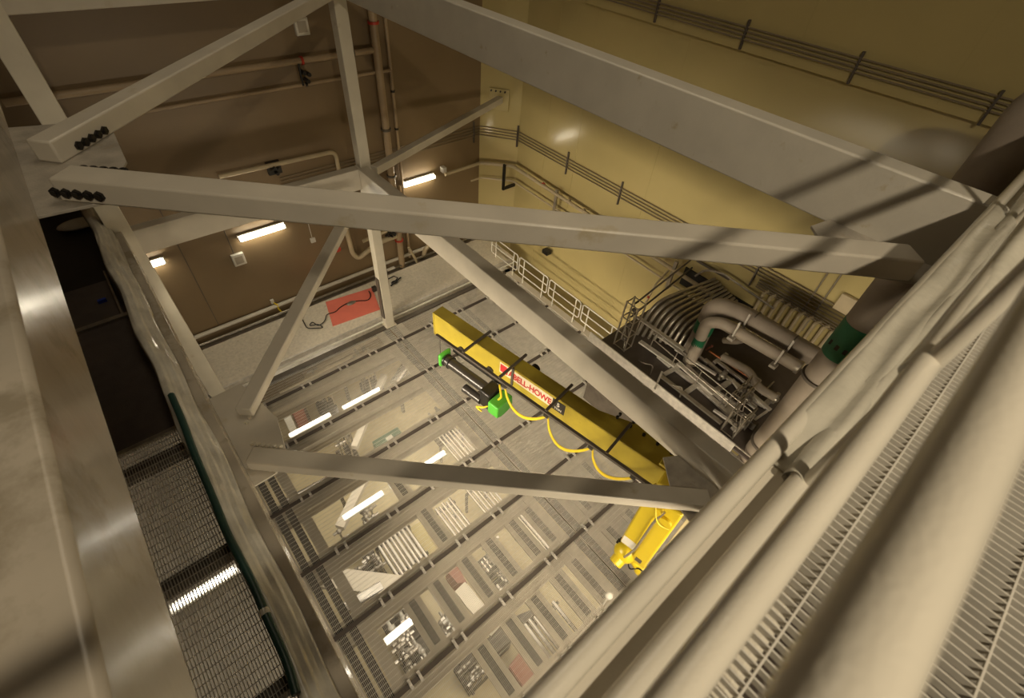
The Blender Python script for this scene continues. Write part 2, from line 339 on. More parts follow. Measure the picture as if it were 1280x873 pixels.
# ------------------------------------------------------------------ main steel frame
XR, XL = 4.76, -.55
def beam(name, label, x0, x1, y0, y1, z0, z1, m=PAINT, bv=.018):
    return tag(MB().box(x0, x1, y0, y1, z0, z1).build(name, m, bevel=bv), label, 'steel beam', 'box beams of the frame')
beam('steel_beam', 'wide box beam of the upper frame, spanning from the handrails to the far top corner', XR, XR+.25, -.15, 11.3, -2.16, -1.56, BEAMT)
beam('steel_beam', 'big girder along the left edge of the picture with a glossy side and stained top', XL-.5, XL, -3, 11.2, -2.16, -1.5, POLISH, .03)
beam('steel_beam', 'upper far box beam crossing the top left corner of the picture', -.4, XR, 10.95, 11.2, -2.16, -1.56)
beam('steel_beam', 'box beam of the lower frame with dark shaded top, running beside the yellow crane', XR, XR+.29, -.1, 11.2, -6.35, -5.80)
beam('steel_beam', 'lower far box beam from the white left column to the middle column', -.25, XR, 10.95, 11.2, -6.35, -5.80)
beam('steel_beam', 'lower left box beam beside the plastic covered cable tray', -.62, -.33, -2, 11.2, -6.35, -5.72, POLISH, .02)
beam('steel_beam', 'near lower box beam hidden behind the handrails', -.6, XR+.3, -.45, -.1, -6.35, -5.80)
beam('steel_beam', 'near upper box beam just beyond the handrails, with a shaded flat top', -1.2, 9.5, -.30, .042, -2.16, -1.558, RAILP, .03)
def column(label, x0, x1, y0, y1, z0, z1):
    e = empty('steel_column', ((x0+x1)/2, (y0+y1)/2, z0), label, 'steel column', 'columns of the frame')
    MB().box(x0, x1, y0, y1, z0, z1).build('shaft', PAINT2, e, bevel=.012)
    MB().box(x0-.05, x1+.05, y0-.05, y1+.05, z0, z0+.03).build('base_plate', PAINT2, e)
    return e
cm = column('white box column standing at the far right corner of the frame', 4.84, 5.12, 10.98, 11.26, -11.4, 3)
MB().box(4.80, 4.84, 11.02, 11.2, -11.0, -9.4).build('cable_tray', DARKST, cm)
column('white box column at the far left corner beside the big left girder', -.52, -.16, 10.9, 11.25, -11.4, 3)
column('white box column under the near right corner of the lower frame', 4.62, 5.0, .05, .4, -11.4, -6.36)
def brace(label, p0, p1, wd, zt, zb, m=PAINT):
    e = MB(); a = Vector((p0[0], p0[1], (zt+zb)/2)); b = Vector((p1[0], p1[1], (zt+zb)/2)); e.bar(a, b, wd, zt-zb)
    return tag(e.build('diagonal_brace', m, bevel=.018), label, 'brace', 'diagonal braces of the frame')
n2 = Vector((2.4, -2.32, 0)).normalized(); pn = Vector((-n2.y, n2.x, 0))     # pn to the far side
def off(p, q): return (p[0]+pn.x*q, p[1]+pn.y*q)
brace('long upper diagonal brace crossing the whole picture from bolted plate to handrail', off((-.38, 4.72), .12), off((4.36, .135), .12), .24, -1.93, -2.12)
q = Vector((-.7071, .7071, 0))
def off3(p, k): return (p[0]+q.x*k, p[1]+q.y*k)
brace('upper diagonal brace rising from the bolted plate to the top edge of the picture', off3((-.28, 5.40), .10), off3((4.75, 10.41), .10), .21, -1.93, -2.12)
# lower: near face L2 (0.006,.727)->(.656,.096)
s6 = 6.18
a = Vector((.006*6.0, .727*6.0, 0)); b = Vector((.656*6.0+.2, .096*6.0-.19, 0)); dd = (b-a).normalized(); pm = Vector((-dd.y, dd.x, 0))
brace('long lower diagonal brace passing under the yellow crane end', (a+pm*.12-dd*.45)[:2], (b+pm*.12+dd*.25)[:2], .26, -6.05, -6.25)
a = Vector((.029*6.1, .912*6.1, 0)); b = Vector((.573*6.1, 1.511*6.1, 0)); dd = (b-a).normalized(); pm = Vector((-dd.y, dd.x, 0))
brace('short steep lower brace from the left gusset up to the far corner', (a+pm*.14-dd*.12)[:2], (a+pm*.12+dd*6.3)[:2], .24, -6.05, -6.22)
e4 = MB(); e4.bar((5.15, 10.9, -5.9), (11.15, 13.15, -5.9), .22, .2)
tag(e4.build('diagonal_brace', PAINT, bevel=.015), 'slim brace from the frame corner to the bolted plate on the yellow corner column', 'brace')
# wall plate of that brace
e = empty('wall_gusset', (11.2, 13.2, -5.9), 'pale bolted plate on the corner column holding the slim brace', 'gusset plate')
Mw = Matrix.Translation((11.18, 13.26, -5.95)) @ Matrix.Rotation(math.atan2(-1.12, .9), 4, 'Z')
MB().box(-.35, .35, -.02, .03, -.35, .35, Mw).build('plate', YWALL, e, bevel=.01)
for k in range(4):
    m = MB(); c = Mw @ Vector((-.27+.16*k, -.02, .28)); c2 = Mw @ Vector((-.27+.16*k, -.07, .28)); m.cyl(c, c2, .03, 6); m.build('bolt', BOLT, e)
# gussets
def gusset(label, poly, h, rows, m=GUSS, th=.025, br=.040, bh=.025, bm=BOLT):
    cx = sum(p[0] for p in poly)/len(poly); cy = sum(p[1] for p in poly)/len(poly)
    e = empty('gusset_plate', (cx, cy, -h-th), label, 'gusset plate', 'gusset plates of the frame')
    MB().prism(poly, -h-th, -h).build('plate', m, e, bevel=.004)
    for (p0, p1, n, zz) in rows:
        for k in range(n):
            t = k/(n-1); x = p0[0]+(p1[0]-p0[0])*t; y = p0[1]+(p1[1]-p0[1])*t
            b = MB(); b.cyl((x, y, -zz), (x, y, -zz+bh*.6), br, 6); b.cyl((x, y, -zz+bh*.6), (x, y, -zz+bh), br*.6, 8); b.build('bolt', bm, e)
    return e
H1 = 2.12
def z1(x, y): v = atz(x, y, H1-.03); return (v.x, v.y)
g = gusset('large grey gusset plate on the big left girder with rows of black bolts', [(-.56, 6.45), (.2, 6.22), (.2, 6.1), (.15, 5.2), (-.12, 4.55), (-.56, 4.58)], H1,
       [(z1(102, 207), z1(152, 210), 5, H1)])
def side_bolts(g_, pxs, pt, nrm, r_=.040):
    nrm = Vector(nrm).normalized()
    for (x, y) in pxs:
        v = ray(x, y); t = Vector(pt).dot(nrm)/v.dot(nrm); p = v*t
        b = MB(); b.cyl(p, p+nrm*.022, r_, 6); b.cyl(p+nrm*.022, p+nrm*.034, r_*.6, 8); b.build('bolt', BOLT, g_)
side_bolts(g, [(97+8*k, 182-4.75*k) for k in range(5)], (-.28, 5.40, 0), (.7071, -.7071, 0))
side_bolts(g, [(70+13.75*k, 240+1.25*k) for k in range(5)], (-.38, 4.72, 0), (-2.32, -2.4, 0))
gusset('grey gusset plate at the right end of the long upper brace', [(4.05, .55), (4.40, .10), (4.76, .10), (4.76, .95), (4.5, 1.0)], H1, [])
H2 = 6.27
def z2(x, y): v = atz(x, y, H2-.03); return (v.x, v.y)
gusset('grey gusset plate on the lower left beam where two braces meet', [z2(300, 478), z2(345, 520), z2(358, 565), z2(345, 590), z2(308, 612), z2(262, 560), z2(255, 500)], H2,
       [(z2(322, 504), z2(308, 527), 5, H2), (z2(315, 554), z2(350, 557), 6, H2), (z2(310, 583), z2(345, 587), 6, H2)], m=PAINT, br=.035, bh=.04, bm=PAINT2)
gusset('grey gusset plate at the lower frame corner just above the yellow robot arm', [(4.0, .2), (4.1, .62), (4.55, 1.15), (4.8, 1.0), (5.05, .2)], H2, [])
# ------------------------------------------------------------------ near handrails and walkway
def rail(label, y, h, r, x0, x1, cat='handrail'):
    n = 28; pts = [(x0+(x1-x0)*i/n, y, -h) for i in range(n+1)]
    return tag(MB().tube(pts, r, 24).build('handrail', RAILP), label, cat, 'rails of the near railing')
rail('nearest and thickest looking blurred top handrail at the lower right', -.1115, .36, .033, -.8, 5)
rail('middle rail of the near railing, between top rail and grating strip', -.104, .86, .032, -.8, 4.6)
rail('lower rail of the near railing lying on the beam top', -.0975, 1.516, .038, -.8, 4.6)
rail('outermost pale pipe lying along the edge of the near upper beam', .036, 1.518, .036, -1.0, 9.0)
tag(MB().cyl((1.42, -.115, -1.56), (1.42, -.115, -.38), .024, 16).build('railing_post', RAILP), 'railing post where the plastic sheeting over the rails begins', 'railing post')
tag(MB().cyl((4.4, -.115, -1.56), (4.4, -.115, -.38), .024, 16).build('railing_post', RAILP), 'railing post at the far end of the plastic covered rails', 'railing post')
# plastic sheeting wrapped round the rails
def sleeve(label, y, h, r, x0, x1, seed, amp, sq=1.0, mt=None):
    m = MB(); n = 120; k_ = 28; rn = random.Random(seed); ph = [rn.random()*6 for _ in range(8)]
    for i in range(n+1):
        x = x0+(x1-x0)*i/n
        for k in range(k_):
            a = 2*math.pi*k/k_
            w_ = math.sin(a*2+x*2.1+ph[0])*.5+math.sin(a*3-x*4.3+ph[1])*.35+abs(math.sin(a*2.5+x*1.2+ph[2]))*.6+math.sin(x*9+a*5+ph[3])*.15
            rr = r*(1+amp*w_*min(1, (i+1)/6)); m.v.append((x+.01*math.sin(a*3+ph[4]), y+rr*math.cos(a)*sq+.012*math.sin(x*1.7+ph[5]), -h+rr*math.sin(a)+.01*math.sin(x*2.9+ph[6])))
    for i in range(n):
        for k in range(k_):
            m.f.append((i*k_+k, i*k_+(k+1) % k_, (i+1)*k_+(k+1) % k_, (i+1)*k_+k)); m.sm.append(True)
    return tag(m.build('plastic_sleeve', mt or FILM, sharp=False), label, 'plastic sleeve')
sleeve('wrinkled plastic sleeve round the far part of the middle rail', -.106, .865, .038, 1.36, 4.7, 3, .2)
sleeve('wrinkled plastic sleeve round the far part of the low rail above the beam', -.0975, 1.51, .044, 1.40, 6.5, 5, .2)
m = MB(); nx, ns = 90, 14; prof = [(-.135, -1.52), (-.115, -1.475), (-.08, -1.465), (-.04, -1.50), (.0, -1.49), (.036, -1.478), (.07, -1.51)]
def pl(t):
    f = t*(len(prof)-1); i = min(int(f), len(prof)-2); k = f-i; return Vector((0, prof[i][0]*(1-k)+prof[i+1][0]*k, prof[i][1]*(1-k)+prof[i+1][1]*k))
for i in range(nx+1):
    x = 1.40+3.2*i/nx
    for j in range(ns+1):
        t = j/ns; p = pl(t); a = math.sin(x*2.3+t*5)*.012+math.sin(x*7.1-t*9)*.006
        m.v.append((x+(.25*t if i == 0 else 0), p.y, (p.z+abs(a)*(1-abs(2*t-1))*1.6)*min(1, i/9)-1.553*(1-min(1, i/9))))
for i in range(nx):
    for j in range(ns):
        k = i*(ns+1)+j; m.f.append((k, k+1, k+ns+2, k+ns+1)); m.sm.append(True)
o = m.build('plastic_sheet', FILM, sharp=False)
tag(o, 'crumpled plastic sheet lying over the low rail and outermost pipe toward the right corner', 'plastic sheet')
# near walkway grating
def grating(name, x0, x1, y0, y1, zt, pitch, bt, bd, cross, m, label, cat='grating', group=None, ct=.006, frame=True):
    e = empty(name, ((x0+x1)/2, (y0+y1)/2, zt-bd), label, cat, group)
    g = MB(); n = int((x1-x0)/pitch)
    for i in range(n+1):
        x = x0+i*pitch; g.box(x-bt/2, x+bt/2, y0, y1, zt-bd, zt)
    g.build('bearing_bars', m, e)
    g = MB(); n = int((y1-y0)/cross)
    for i in range(n+1):
        y = y0+.02+i*cross; g.box(x0, x1, y-ct/2, y+ct/2, zt-ct*1.6, zt+.0005)
    g.build('cross_rods', m, e)
    return e
grating('walkway_grating', -.9, 4.6, -1.6, -.20, -1.44, .0315, .005, .03, .1, GRATE, 'steel bar grating of the near walkway seen between and beside the handrails')
for y in (-.9, -1.6):
    tag(MB().box(-1.2, 6, y-.06, y+.06, -1.7, -1.475).build('steel_joist', DARKST), 'dark joist under the near walkway grating, '+('the nearer to the rails' if y > -1 else 'the farther from the rails'), 'joist')
struct(MB().box(-8.8, 11.5, -8.8, -.5, -6.2, -5.9).build('floor', CONC), 'concrete walkway slab one storey below the near grating')
struct(MB().box(-8.8, -1.6, -8.8, 13.7, -2.3, -2.2).build('floor', CONC), 'slab behind the big left girder')

# ------------------------------------------------------------------ left lower walkway
grating('walkway_grating', -1.58, -.70, 1.0, 5.52, -5.78, .0300, .006, .03, .1, GRATE, 'long strip of steel bar grating between the big left girder and the green hose')
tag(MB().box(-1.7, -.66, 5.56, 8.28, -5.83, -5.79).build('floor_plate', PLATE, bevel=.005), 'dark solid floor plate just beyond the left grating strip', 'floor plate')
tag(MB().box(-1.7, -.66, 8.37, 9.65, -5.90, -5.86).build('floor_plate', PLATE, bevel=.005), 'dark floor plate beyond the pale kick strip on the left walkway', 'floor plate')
tag(MB().box(-1.6, -.6, 8.28, 8.37, -5.86, -5.74).build('kick_strip', GALV), 'pale metal kick strip across the dark left walkway', 'kick strip')
tag(MB().box(-.86, -.83, 8.37, 9.8, -5.86, -5.76).build('kick_strip', GALV), 'thin metal edge strip running away from the kick strip beside the plastic', 'kick strip')
tag(MB().box(-1.6, -.62, 5.50, 5.56, -5.82, -5.75).build('edge_angle', GALV), 'bright edge angle between the left grating and the dark floor plate', 'edge angle')
tag(MB().box(-1.1, -.98, 9.0, 9.05, -5.86, -5.80).build('tape_patch', mat('blue_tape', (.02, .05, .35), .5)), 'small blue tape patch on the dark left walkway', 'tape')
tag(MB().box(-4.5, -.62, 9.65, 13.7, -6.4, -5.98).build('floor_plate', BLACK), 'black recessed plate at the far end of the left walkway', 'floor plate')  # darkness of the hole beyond the walkway, put in as a black plate
m = MB(); m.sphere((-.95, 12.0, -5.9), .28, 16, 8, (1.3, .7, .3))
tag(m.build('plastic_bundle', FILM2), 'crumpled grey plastic bundle at the dark far end of the left walkway', 'plastic bundle')
for i, y in enumerate((5.22, 3.5, 1.85)):
    tag(MB().box(-1.7, -.66, y-.07, y+.07, -6.0, -5.815).build('grating_support', DARKST), ['dark support bar under the left grating next to the floor plate', 'dark support bar under the middle of the left grating', 'dark support bar under the left grating at the bottom of the picture'][i], 'support bar')
tag(MB().box(-1.66, -1.58, 1.0, 5.5, -5.85, -5.76).build('edge_angle', GALV), 'long thin edge angle of the left grating under the big girder', 'edge angle')
struct(MB().box(-8.8, -.8, -8.8, 13.7, -11.8, -11.5).build('floor', mat('pale_grey_floor', (.46, .42, .35), .6)), 'cream floor seen through the left grating')
e = empty('ceiling_lamp', (-2.2, 6.16, -11.2), 'lit tube lamp seen through the left grating', 'lamp')
MB().box(-2.85, -1.55, 6.05, 6.27, -11.2, -11.12).build('housing', WHITE, e); MB().cyl((-2.8, 6.16, -11.08), (-1.6, 6.16, -11.08), .03, 10).build('lamp_tube', TUBE2, e)
# plastic sheet over cable tray + green hose
m = MB(); ny, ns = 150, 16
prof2 = [(-.735, -5.70), (-.745, -5.55), (-.72, -5.45), (-.66, -5.42), (-.60, -5.48), (-.55, -5.55), (-.50, -5.61), (-.45, -5.69)]
for i in range(ny+1):
    y = .6+11.3*i/ny
    for j in range(ns+1):
        t = j/ns; f = t*(len(prof2)-1); k = min(int(f), len(prof2)-2); u = f-k
        x = prof2[k][0]*(1-u)+prof2[k+1][0]*u; z = prof2[k][1]*(1-u)+prof2[k+1][1]*u
        cr_ = abs(math.sin(j*1.9+y*.55+math.sin(y*1.3)))          # long creases running with the sheet
        sag = abs(math.sin(y*1.45+.5))**3*.035
        m.v.append((x+.014*cr_+math.sin(y*3.1)*.012-sag*(1-t), y, z+.045*cr_+math.sin(y*6.3+t*6)*.012+.03*abs(math.sin(y*2.2+t*4))**6))
for i in range(ny):
    for j in range(ns):
        k = i*(ns+1)+j; m.f.append((k, k+1, k+ns+2, k+ns+1)); m.sm.append(True)
o = m.build('plastic_sheet', FILM2, sharp=False); sol = o.modifiers.new('thick', 'SOLIDIFY'); sol.thickness = .002
tag(o, 'long rumpled plastic sheet covering the tray along the left beam', 'plastic sheet')
tag(MB().box(-.74, -.60, .6, 11.8, -5.74, -5.60).build('cable_tray', GALV), 'long metal cable tray under the rumpled plastic sheet', 'cable tray')
hp = [(214, 494), (229, 530), (243, 565), (252, 590), (268, 630), (285, 668), (301, 700), (318, 736), (331, 765), (345, 798), (358, 828), (372, 868)]
pts = [atz(x, y, 5.36) for x, y in hp]; pts = [Vector((p.x+.008*math.sin(i*2.1), p.y, p.z+.02*math.sin(i*1.3))) for i, p in enumerate(pts)]
e = empty('green_hose', pts[0], 'dark green hose lying between the left grating and the plastic sheet', 'hose')
MB().tube(pipe_path(pts, .2), .042, 10).build('hose', HOSE, e)
MB().cyl(pts[8]-Vector((0, .03, 0)), pts[8]+Vector((0, .03, 0)), .05, 10).build('tie', FILM2, e)
# ------------------------------------------------------------------ wall-side deck with the salmon mat
DK = -11.15
struct(MB().box(-6, 10.7, 11.35, 13.15, DK-.12, DK).build('floor', DECKF), 'pale speckled deck along the foot of the brown wall')
struct(MB().box(-6, 10.7, 13.15, 13.8, DK-.4, DK-.32).build('floor', GALV), 'grey gutter between the deck and the brown wall')
tag(MB().box(-.6, 10.6, 11.30, 11.35, DK-.42, DK).build('deck_fascia', LATT), 'shiny metal fascia on the front of the wall-side deck', 'fascia')
tag(MB().cyl((-.6, 11.22, -11.3), (10.6, 11.22, -11.3), .035, 8).build('deck_pipe', WHITE), 'pale pipe running along the foot of the deck fascia', 'pipe')
tag(MB().box(-.6, 10.6, 10.95, 11.12, -11.5, -11.38).build('channel', DARKST), 'dark channel between the deck and the open grating floor', 'channel')
p = [atz(x, y, 11.14) for x, y in [(407, 378), (465, 360), (475, 387), (416, 408)]]
tag(MB().prism([(q_.x, q_.y) for q_ in p], DK+.001, DK+.02).build('rubber_mat', PINK), 'salmon pink rectangular mat lying on the pale deck', 'mat')
cp = [(461, 364), (464, 370), (460, 376), (448, 376), (434, 379), (424, 385), (420, 390), (408, 393), (406, 402), (398, 408), (390, 402), (386, 408), (398, 405), (405, 410), (384, 411), (376, 396)]
pts = [atz(x, y, 11.11) for x, y in cp]
tag(MB().tube(pipe_path(pts, .12), .016, 6).build('power_cord', BLACK), 'thin dark cord looping over the salmon mat onto the deck', 'cord')
c = atz(439, 379, 11.1); m = MB(); m.sphere(c, .11, 12, 6, (1.6, .8, .35)); tag(m.build('hand_lamp', GALV), 'small grey tool lying on the salmon mat', 'tool')
c = atz(493, 353, 11.1); m = MB(); m.sphere(c, .09, 10, 6, (1.5, 1, .5)); m.tube([c, c+Vector((.2, .1, .05)), c+Vector((.15, .3, .02)), c+Vector((-.1, .25, .03))], .02, 6); m.cyl(c+Vector((-.2, -.1, 0)), c+Vector((.3, .05, .05)), .03, 8)
tag(m.build('camera_tripod_head', BLACK), 'black clamp tool lying on the deck beside the middle column', 'tool')
c = atz(487, 336, 11.1); tag(MB().box(c.x-.1, c.x+.2, c.y-.05, c.y+.05, DK, DK+.05).build('paper_scrap', WHITE), 'white scrap at the foot of the brown wall behind the middle column', 'scrap')
c = atz(467, 357, 10.9); tag(MB().box(c.x-.08, c.x+.08, c.y-.06, c.y+.06, DK, DK+.2).build('cable_box', BLACKH, bevel=.02), 'small dark box standing at the corner of the salmon mat', 'box')

# ------------------------------------------------------------------ grating floor over the lower hall
GZ = -11.40; JY = [10.23, 8.6, 6.95, 5.27, 3.7, 2.08, .45]
ordn = ['first', 'second', 'third', 'fourth', 'fifth', 'sixth', 'seventh']
edges = [10.93]+JY
for i in range(7):
    for (x0, x1, sd) in ((-.55, 4.86, 'left'), (4.90, 10.0, 'right')):
        grating('floor_grating', x0, x1, edges[i+1]+.005, edges[i]-.005, GZ, .030, .0055, .025, .1, GRATE,
                '%s open grating row from the wall-side deck, %s of the dark double channel' % (ordn[i], sd), 'grating', 'open floor gratings', ct=.005)
JF = mat('joist_paint', (.56, .50, .40), .45, var=.08)
jl = ['joist nearest the wall-side deck', 'second joist from the wall-side deck', 'third joist from the deck, passing under the crane hoist', 'fourth joist from the deck, crossing below the long lower brace', 'fifth joist from the deck, just below the long lower brace', 'sixth joist from the deck, near the bottom of the picture', 'seventh joist, closest to the handrails']
for i, y in enumerate(JY):
    e = empty('floor_joist', (4.5, y, -12.0), jl[i], 'joist', 'joists under the open grating')
    MB().box(-.6, 10.0, y-.30, y+.22, GZ-.09, GZ-.05).build('top_flange', JF, e)
    MB().box(-.6, 10.0, y-.03, y+.03, -12.0, GZ-.09).build('web', JF, e)
    MB().box(-.6, 10.0, y-.20, y+.20, -12.03, -12.0).build('bottom_flange', JF, e)
    MB().box(-.6, 10.0, y-.045, y+.045, GZ+.003, GZ+.035).build('strut_channel', SLOTM, e)
    for k in range(9):
        x = .3+1.15*k+.2*math.sin(i*2+k)
        for dx in (0, .22):
            m = MB(); m.box(x+dx-.03, x+dx+.03, y-.10, y+.10, GZ+.02, GZ+.055); m.cyl((x+dx, y, GZ+.05), (x+dx, y, GZ+.09), .028, 8); m.build('clamp', LATT, e)
SLOT = {0: [], 1: [], 2: [2.2], 3: [2.31], 4: [1.0, 1.62, 2.40, 3.1, 3.83, 4.35, 5.6, 6.4], 5: [.07, 1.63, 2.38, 3.1, 3.82, 4.36, 5.6, 6.3]}
wd = ['one', 'two', 'three', 'four', 'five', 'six', 'seven', 'eight']
for r, xs in SLOT.items():
    y1 = JY[r]-.30; y0 = JY[r+1]+.22
    for k, x in enumerate(xs):
        e = empty('cross_beam', (x, (y0+y1)/2, -11.8), 'cross beam number %s from the left between the %s and %s joists' % (wd[k], ordn[r], ordn[r+1]), 'cross beam', 'cross beams between the joists')
        MB().box(x-.20, x+.20, y0, y1, GZ-.10, GZ-.06).build('top_plate', JF, e)
        MB().box(x-.07, x+.07, y0+.05, y1-.05, GZ-.06, GZ-.027).build('slot_channel', SLOTM, e)
for (x, y0, y1, lb) in ((4.88, .6, 10.95, 'wide dark double channel under the open floor from middle column to robot arm'), (-.33, 1.5, 8.3, 'wide dark channel under the left edge of the open floor'), (7.4, .6, 10.95, 'dark channel under the open floor on the far side of the crane')):
    e = empty('dark_channel', (x, y0, -12), lb, 'floor channel')
    for dx in (-.12, .12): MB().box(x+dx-.085, x+dx+.085, y0, y1, GZ-.05, GZ-.027).build('channel', SLOTM, e)
    for dx in (-.36, .36): MB().box(x+dx-.12, x+dx+.12, y0, y1, GZ-.049, GZ-.03).build('side_flange', JF, e)
struct(MB().box(-.8, -.56, -1, 11.3, GZ-.3, GZ-.02).build('trim_4', JF), 'pale kerb along the left edge of the open floor')
for x0, x1, lb in ((4.98, 7.1, 'left'), (7.8, 10.0, 'right')):      # service floor under the right half
    tag(MB().box(x0, x1, .6, 10.9, -11.98, -11.94).build('service_plate', JF), 'pale sheet metal lining under the open floor behind the crane, %s half' % lb, 'metal lining')
# lamps below the grating
for x0, x1, y, lb in ((.72, 2.04, 10.0, 'lit tube under the floor nearest the left gusset'), (2.45, 3.77, 9.98, 'lit tube under the floor right of the first one'), (.80, 2.0, 6.66, 'lit tube below the long lower brace'), (3.1, 4.1, 6.66, 'lit tube seen just above the long lower brace'), (.2, .98, 3.40, 'short lit tube near the bottom of the picture'), (5.4, 6.7, 7.1, 'dim tube lamp under the floor behind the hoist')):
    e = empty('tube_lamp', ((x0+x1)/2, y, -12.7), lb, 'lamp', 'tube lamps below the open floor')
    MB().box(x0, x1, y-.09, y+.09, -12.9, -12.84).build('housing', WHITE, e)
    MB().cyl((x0+.02, y, -12.80), (x1-.02, y, -12.80), .030, 10).build('lamp_tube', TUBE2, e)
# lower hall contents
HF = FL
def bundle(label, cx, cy, n, L, axis, z=-14.3, r=.05, sp=.13, m=STEEL):
    e = empty('pipe_bundle', (cx, cy, HF), label, 'pipe bundle', 'pipe bundles in the lower hall')
    for k in range(n):
        d_ = (k-(n-1)/2)*sp; l = L*(.9+.1*math.sin(k*3))/2
        p0, p1 = ((cx+d_, cy-l, z), (cx+d_, cy+l, z)) if axis == 'y' else ((cx-l, cy+d_, z), (cx+l, cy+d_, z))
        MB().cyl(p0, p1, r, 10).build('pipe', m, e)
    for s_ in (-1, 1):
        q0 = (cx, cy+s_*L*.36) if axis == 'y' else (cx+s_*L*.36, cy)
        w_ = n*sp/2+.05
        m2 = MB()
        if axis == 'y': m2.box(cx-w_, cx+w_, q0[1]-.04, q0[1]+.04, z-.12, z-.05); m2.box(cx-w_, cx-w_+.06, q0[1]-.04, q0[1]+.04, HF, z-.05); m2.box(cx+w_-.06, cx+w_, q0[1]-.04, q0[1]+.04, HF, z-.05)
        else: m2.box(q0[0]-.04, q0[0]+.04, cy-w_, cy+w_, z-.12, z-.05); m2.box(q0[0]-.04, q0[0]+.04, cy-w_, cy-w_+.06, HF, z-.05); m2.box(q0[0]-.04, q0[0]+.04, cy+w_-.06, cy+w_, HF, z-.05)
        m2.build('stand', DARKST, e)
def P(x, y, h=14.3): v = atz(x, y, h); return v.x, v.y
bx = P(502, 688); bundle('shiny pipe bundle below the fourth joist, the largest in the lower hall', bx[0], bx[1], 8, 1.35, 'y', r=.055)
bx = P(565, 650); bundle('shiny pipe bundle just below the long lower brace', bx[0], bx[1], 6, 1.3, 'y', r=.045)
bx = P(578, 560); bundle('pale pipe bundle just above the long lower brace below the crane hoist', bx[0], bx[1], 7, 1.8, 'y', r=.04)
bx = P(610, 625); bundle('pipe bundle at the right, below the long lower brace', bx[0], bx[1], 6, 1.6, 'y', r=.04)
bx = P(700, 800); bundle('pale pipe bundle near the handrails at the bottom of the picture', bx[0], bx[1], 7, 1.9, 'y', r=.06, sp=.16)
bx = P(668, 668); bundle('pair of pale pipes between dark slots right of the middle', bx[0], bx[1], 2, 1.5, 'y', r=.06)
def duct(label, a, b, h, r, m=STEEL):
    p0 = atz(*a, h); p1 = atz(*b, h)
    e = empty('duct', (p0.x, p0.y, HF), label, 'duct', 'ducts in the lower hall'); MB().cyl(p0, p1, r, 20).build('duct_pipe', m, e)
    for t in (.15, .5, .85):
        q_ = p0.lerp(p1, t); dn = (p1-p0).normalized(); MB().cyl(q_-dn*.03, q_+dn*.03, r*1.06, 20).build('flange', m, e)
    for t in (.2, .8):
        q_ = p0.lerp(p1, t); MB().box(q_.x-.05, q_.x+.05, q_.y-.05, q_.y+.05, HF, q_.z-r*.5).build('stand', DARKST, e)
duct('large silver duct below the long lower brace at the left', (358, 632), (432, 592), 13.6, .2)
duct('silver duct near the bottom left of the open floor', (425, 765), (478, 733), 13.6, .16)
duct('pale duct under the floor close to the deck and the left gusset', (380, 470), (470, 420), 14, .12, PIPEC)
duct('pale duct just below the second joist', (350, 492), (440, 445), 13.4, .07, PIPEC)
duct('shiny ribbed duct seen left of the crane end', (494, 480), (512, 452), 13.6, .2)
duct('shiny duct near the far end of the crane', (560, 415), (590, 400), 12.9-.7+1, .12)
def cluster(label, px_, py_, n, rad, h=14.2, cols=(GALV, STEEL, DARKST)):
    c0 = atz(px_, py_, h); e = empty('valve_rack', (c0.x, c0.y, HF), label, 'valve rack', 'valve racks in the lower hall')
    MB().box(c0.x-rad, c0.x+rad, c0.y-rad, c0.y+rad, HF, HF+.5).build('cabinet', DARKST, e, bevel=.02)
    for k in range(n):
        m = MB(); x = c0.x+random.uniform(-rad, rad); y = c0.y+random.uniform(-rad, rad); z = -h+random.uniform(-.4, .15)
        m.cyl((x, y, HF+.45), (x, y, z), .03, 8)
        if k % 2: m.cyl((x-.18, y, z), (x+.18, y, z), .045, 8)
        else: m.cyl((x, y-.18, z), (x, y+.18, z), .045, 8)
        m.sphere((x, y, z), .085, 10, 6)
        m.build('valve', cols[k % len(cols)], e)
cluster('dark valve rack left of the largest pipe bundle', 459, 702, 16, .35)
cluster('valve rack just below the long lower brace, left side', 462, 648, 12, .3)
cluster('white topped valve rack near the left dark channel', 436, 668, 8, .25, cols=(WHITE, STEEL, GALV))
cluster('small valve rack between dark slots in the middle', 613, 692, 12, .3)
cluster('round cluster of valves below the middle rack', 628, 724, 16, .32)
cluster('valve rack in the lower middle beside the shiny scraps', 500, 775, 22, .42, cols=(STEEL, GALV, WHITE))
cluster('valve rack at the bottom middle of the picture', 522, 815, 26, .45, cols=(STEEL, GALV, LATT))
cluster('small valve rack right of the bottom middle one', 557, 783, 10, .25, cols=(STEEL, GALV, WHITE))
cluster('dark rack at the bottom edge of the picture', 590, 830, 14, .35)
cluster('valve rack above the long lower brace, right of the green cart', 552, 520, 10, .35)
cluster('thin rack of dark fittings close to the first lit tube', 425, 540, 8, .3, 13.8)
cluster('rack of fittings near the red box under the second joist', 395, 470, 8, .3, 13.4, (DARKST, PIPEC, GALV))
cluster('far rack of fittings below the deck side joists', 455, 440, 8, .35, 13.2, (GALV, PIPEC))
c0 = P(485, 548, 14.6); e = empty('equipment_cart', (c0[0], c0[1], HF), 'dark green cart with a white label below the open floor', 'cart')
MB().box(c0[0]-.5, c0[0]+.5, c0[1]-.22, c0[1]+.22, HF+.1, -14.6).build('body', mat('cart_green', (.05, .14, .08), .5), e, bevel=.02)
MB().box(c0[0]-.08, c0[0]+.16, c0[1]-.1, c0[1]+.05, -14.6, -14.58).build('label_plate', WHITE, e)
for dx in (-.4, .4):
    for dy in (-.16, .16): MB().cyl((c0[0]+dx-.02, c0[1]+dy, HF+.06), (c0[0]+dx+.02, c0[1]+dy, HF+.06), .06, 12).build('wheel', BLACK, e)
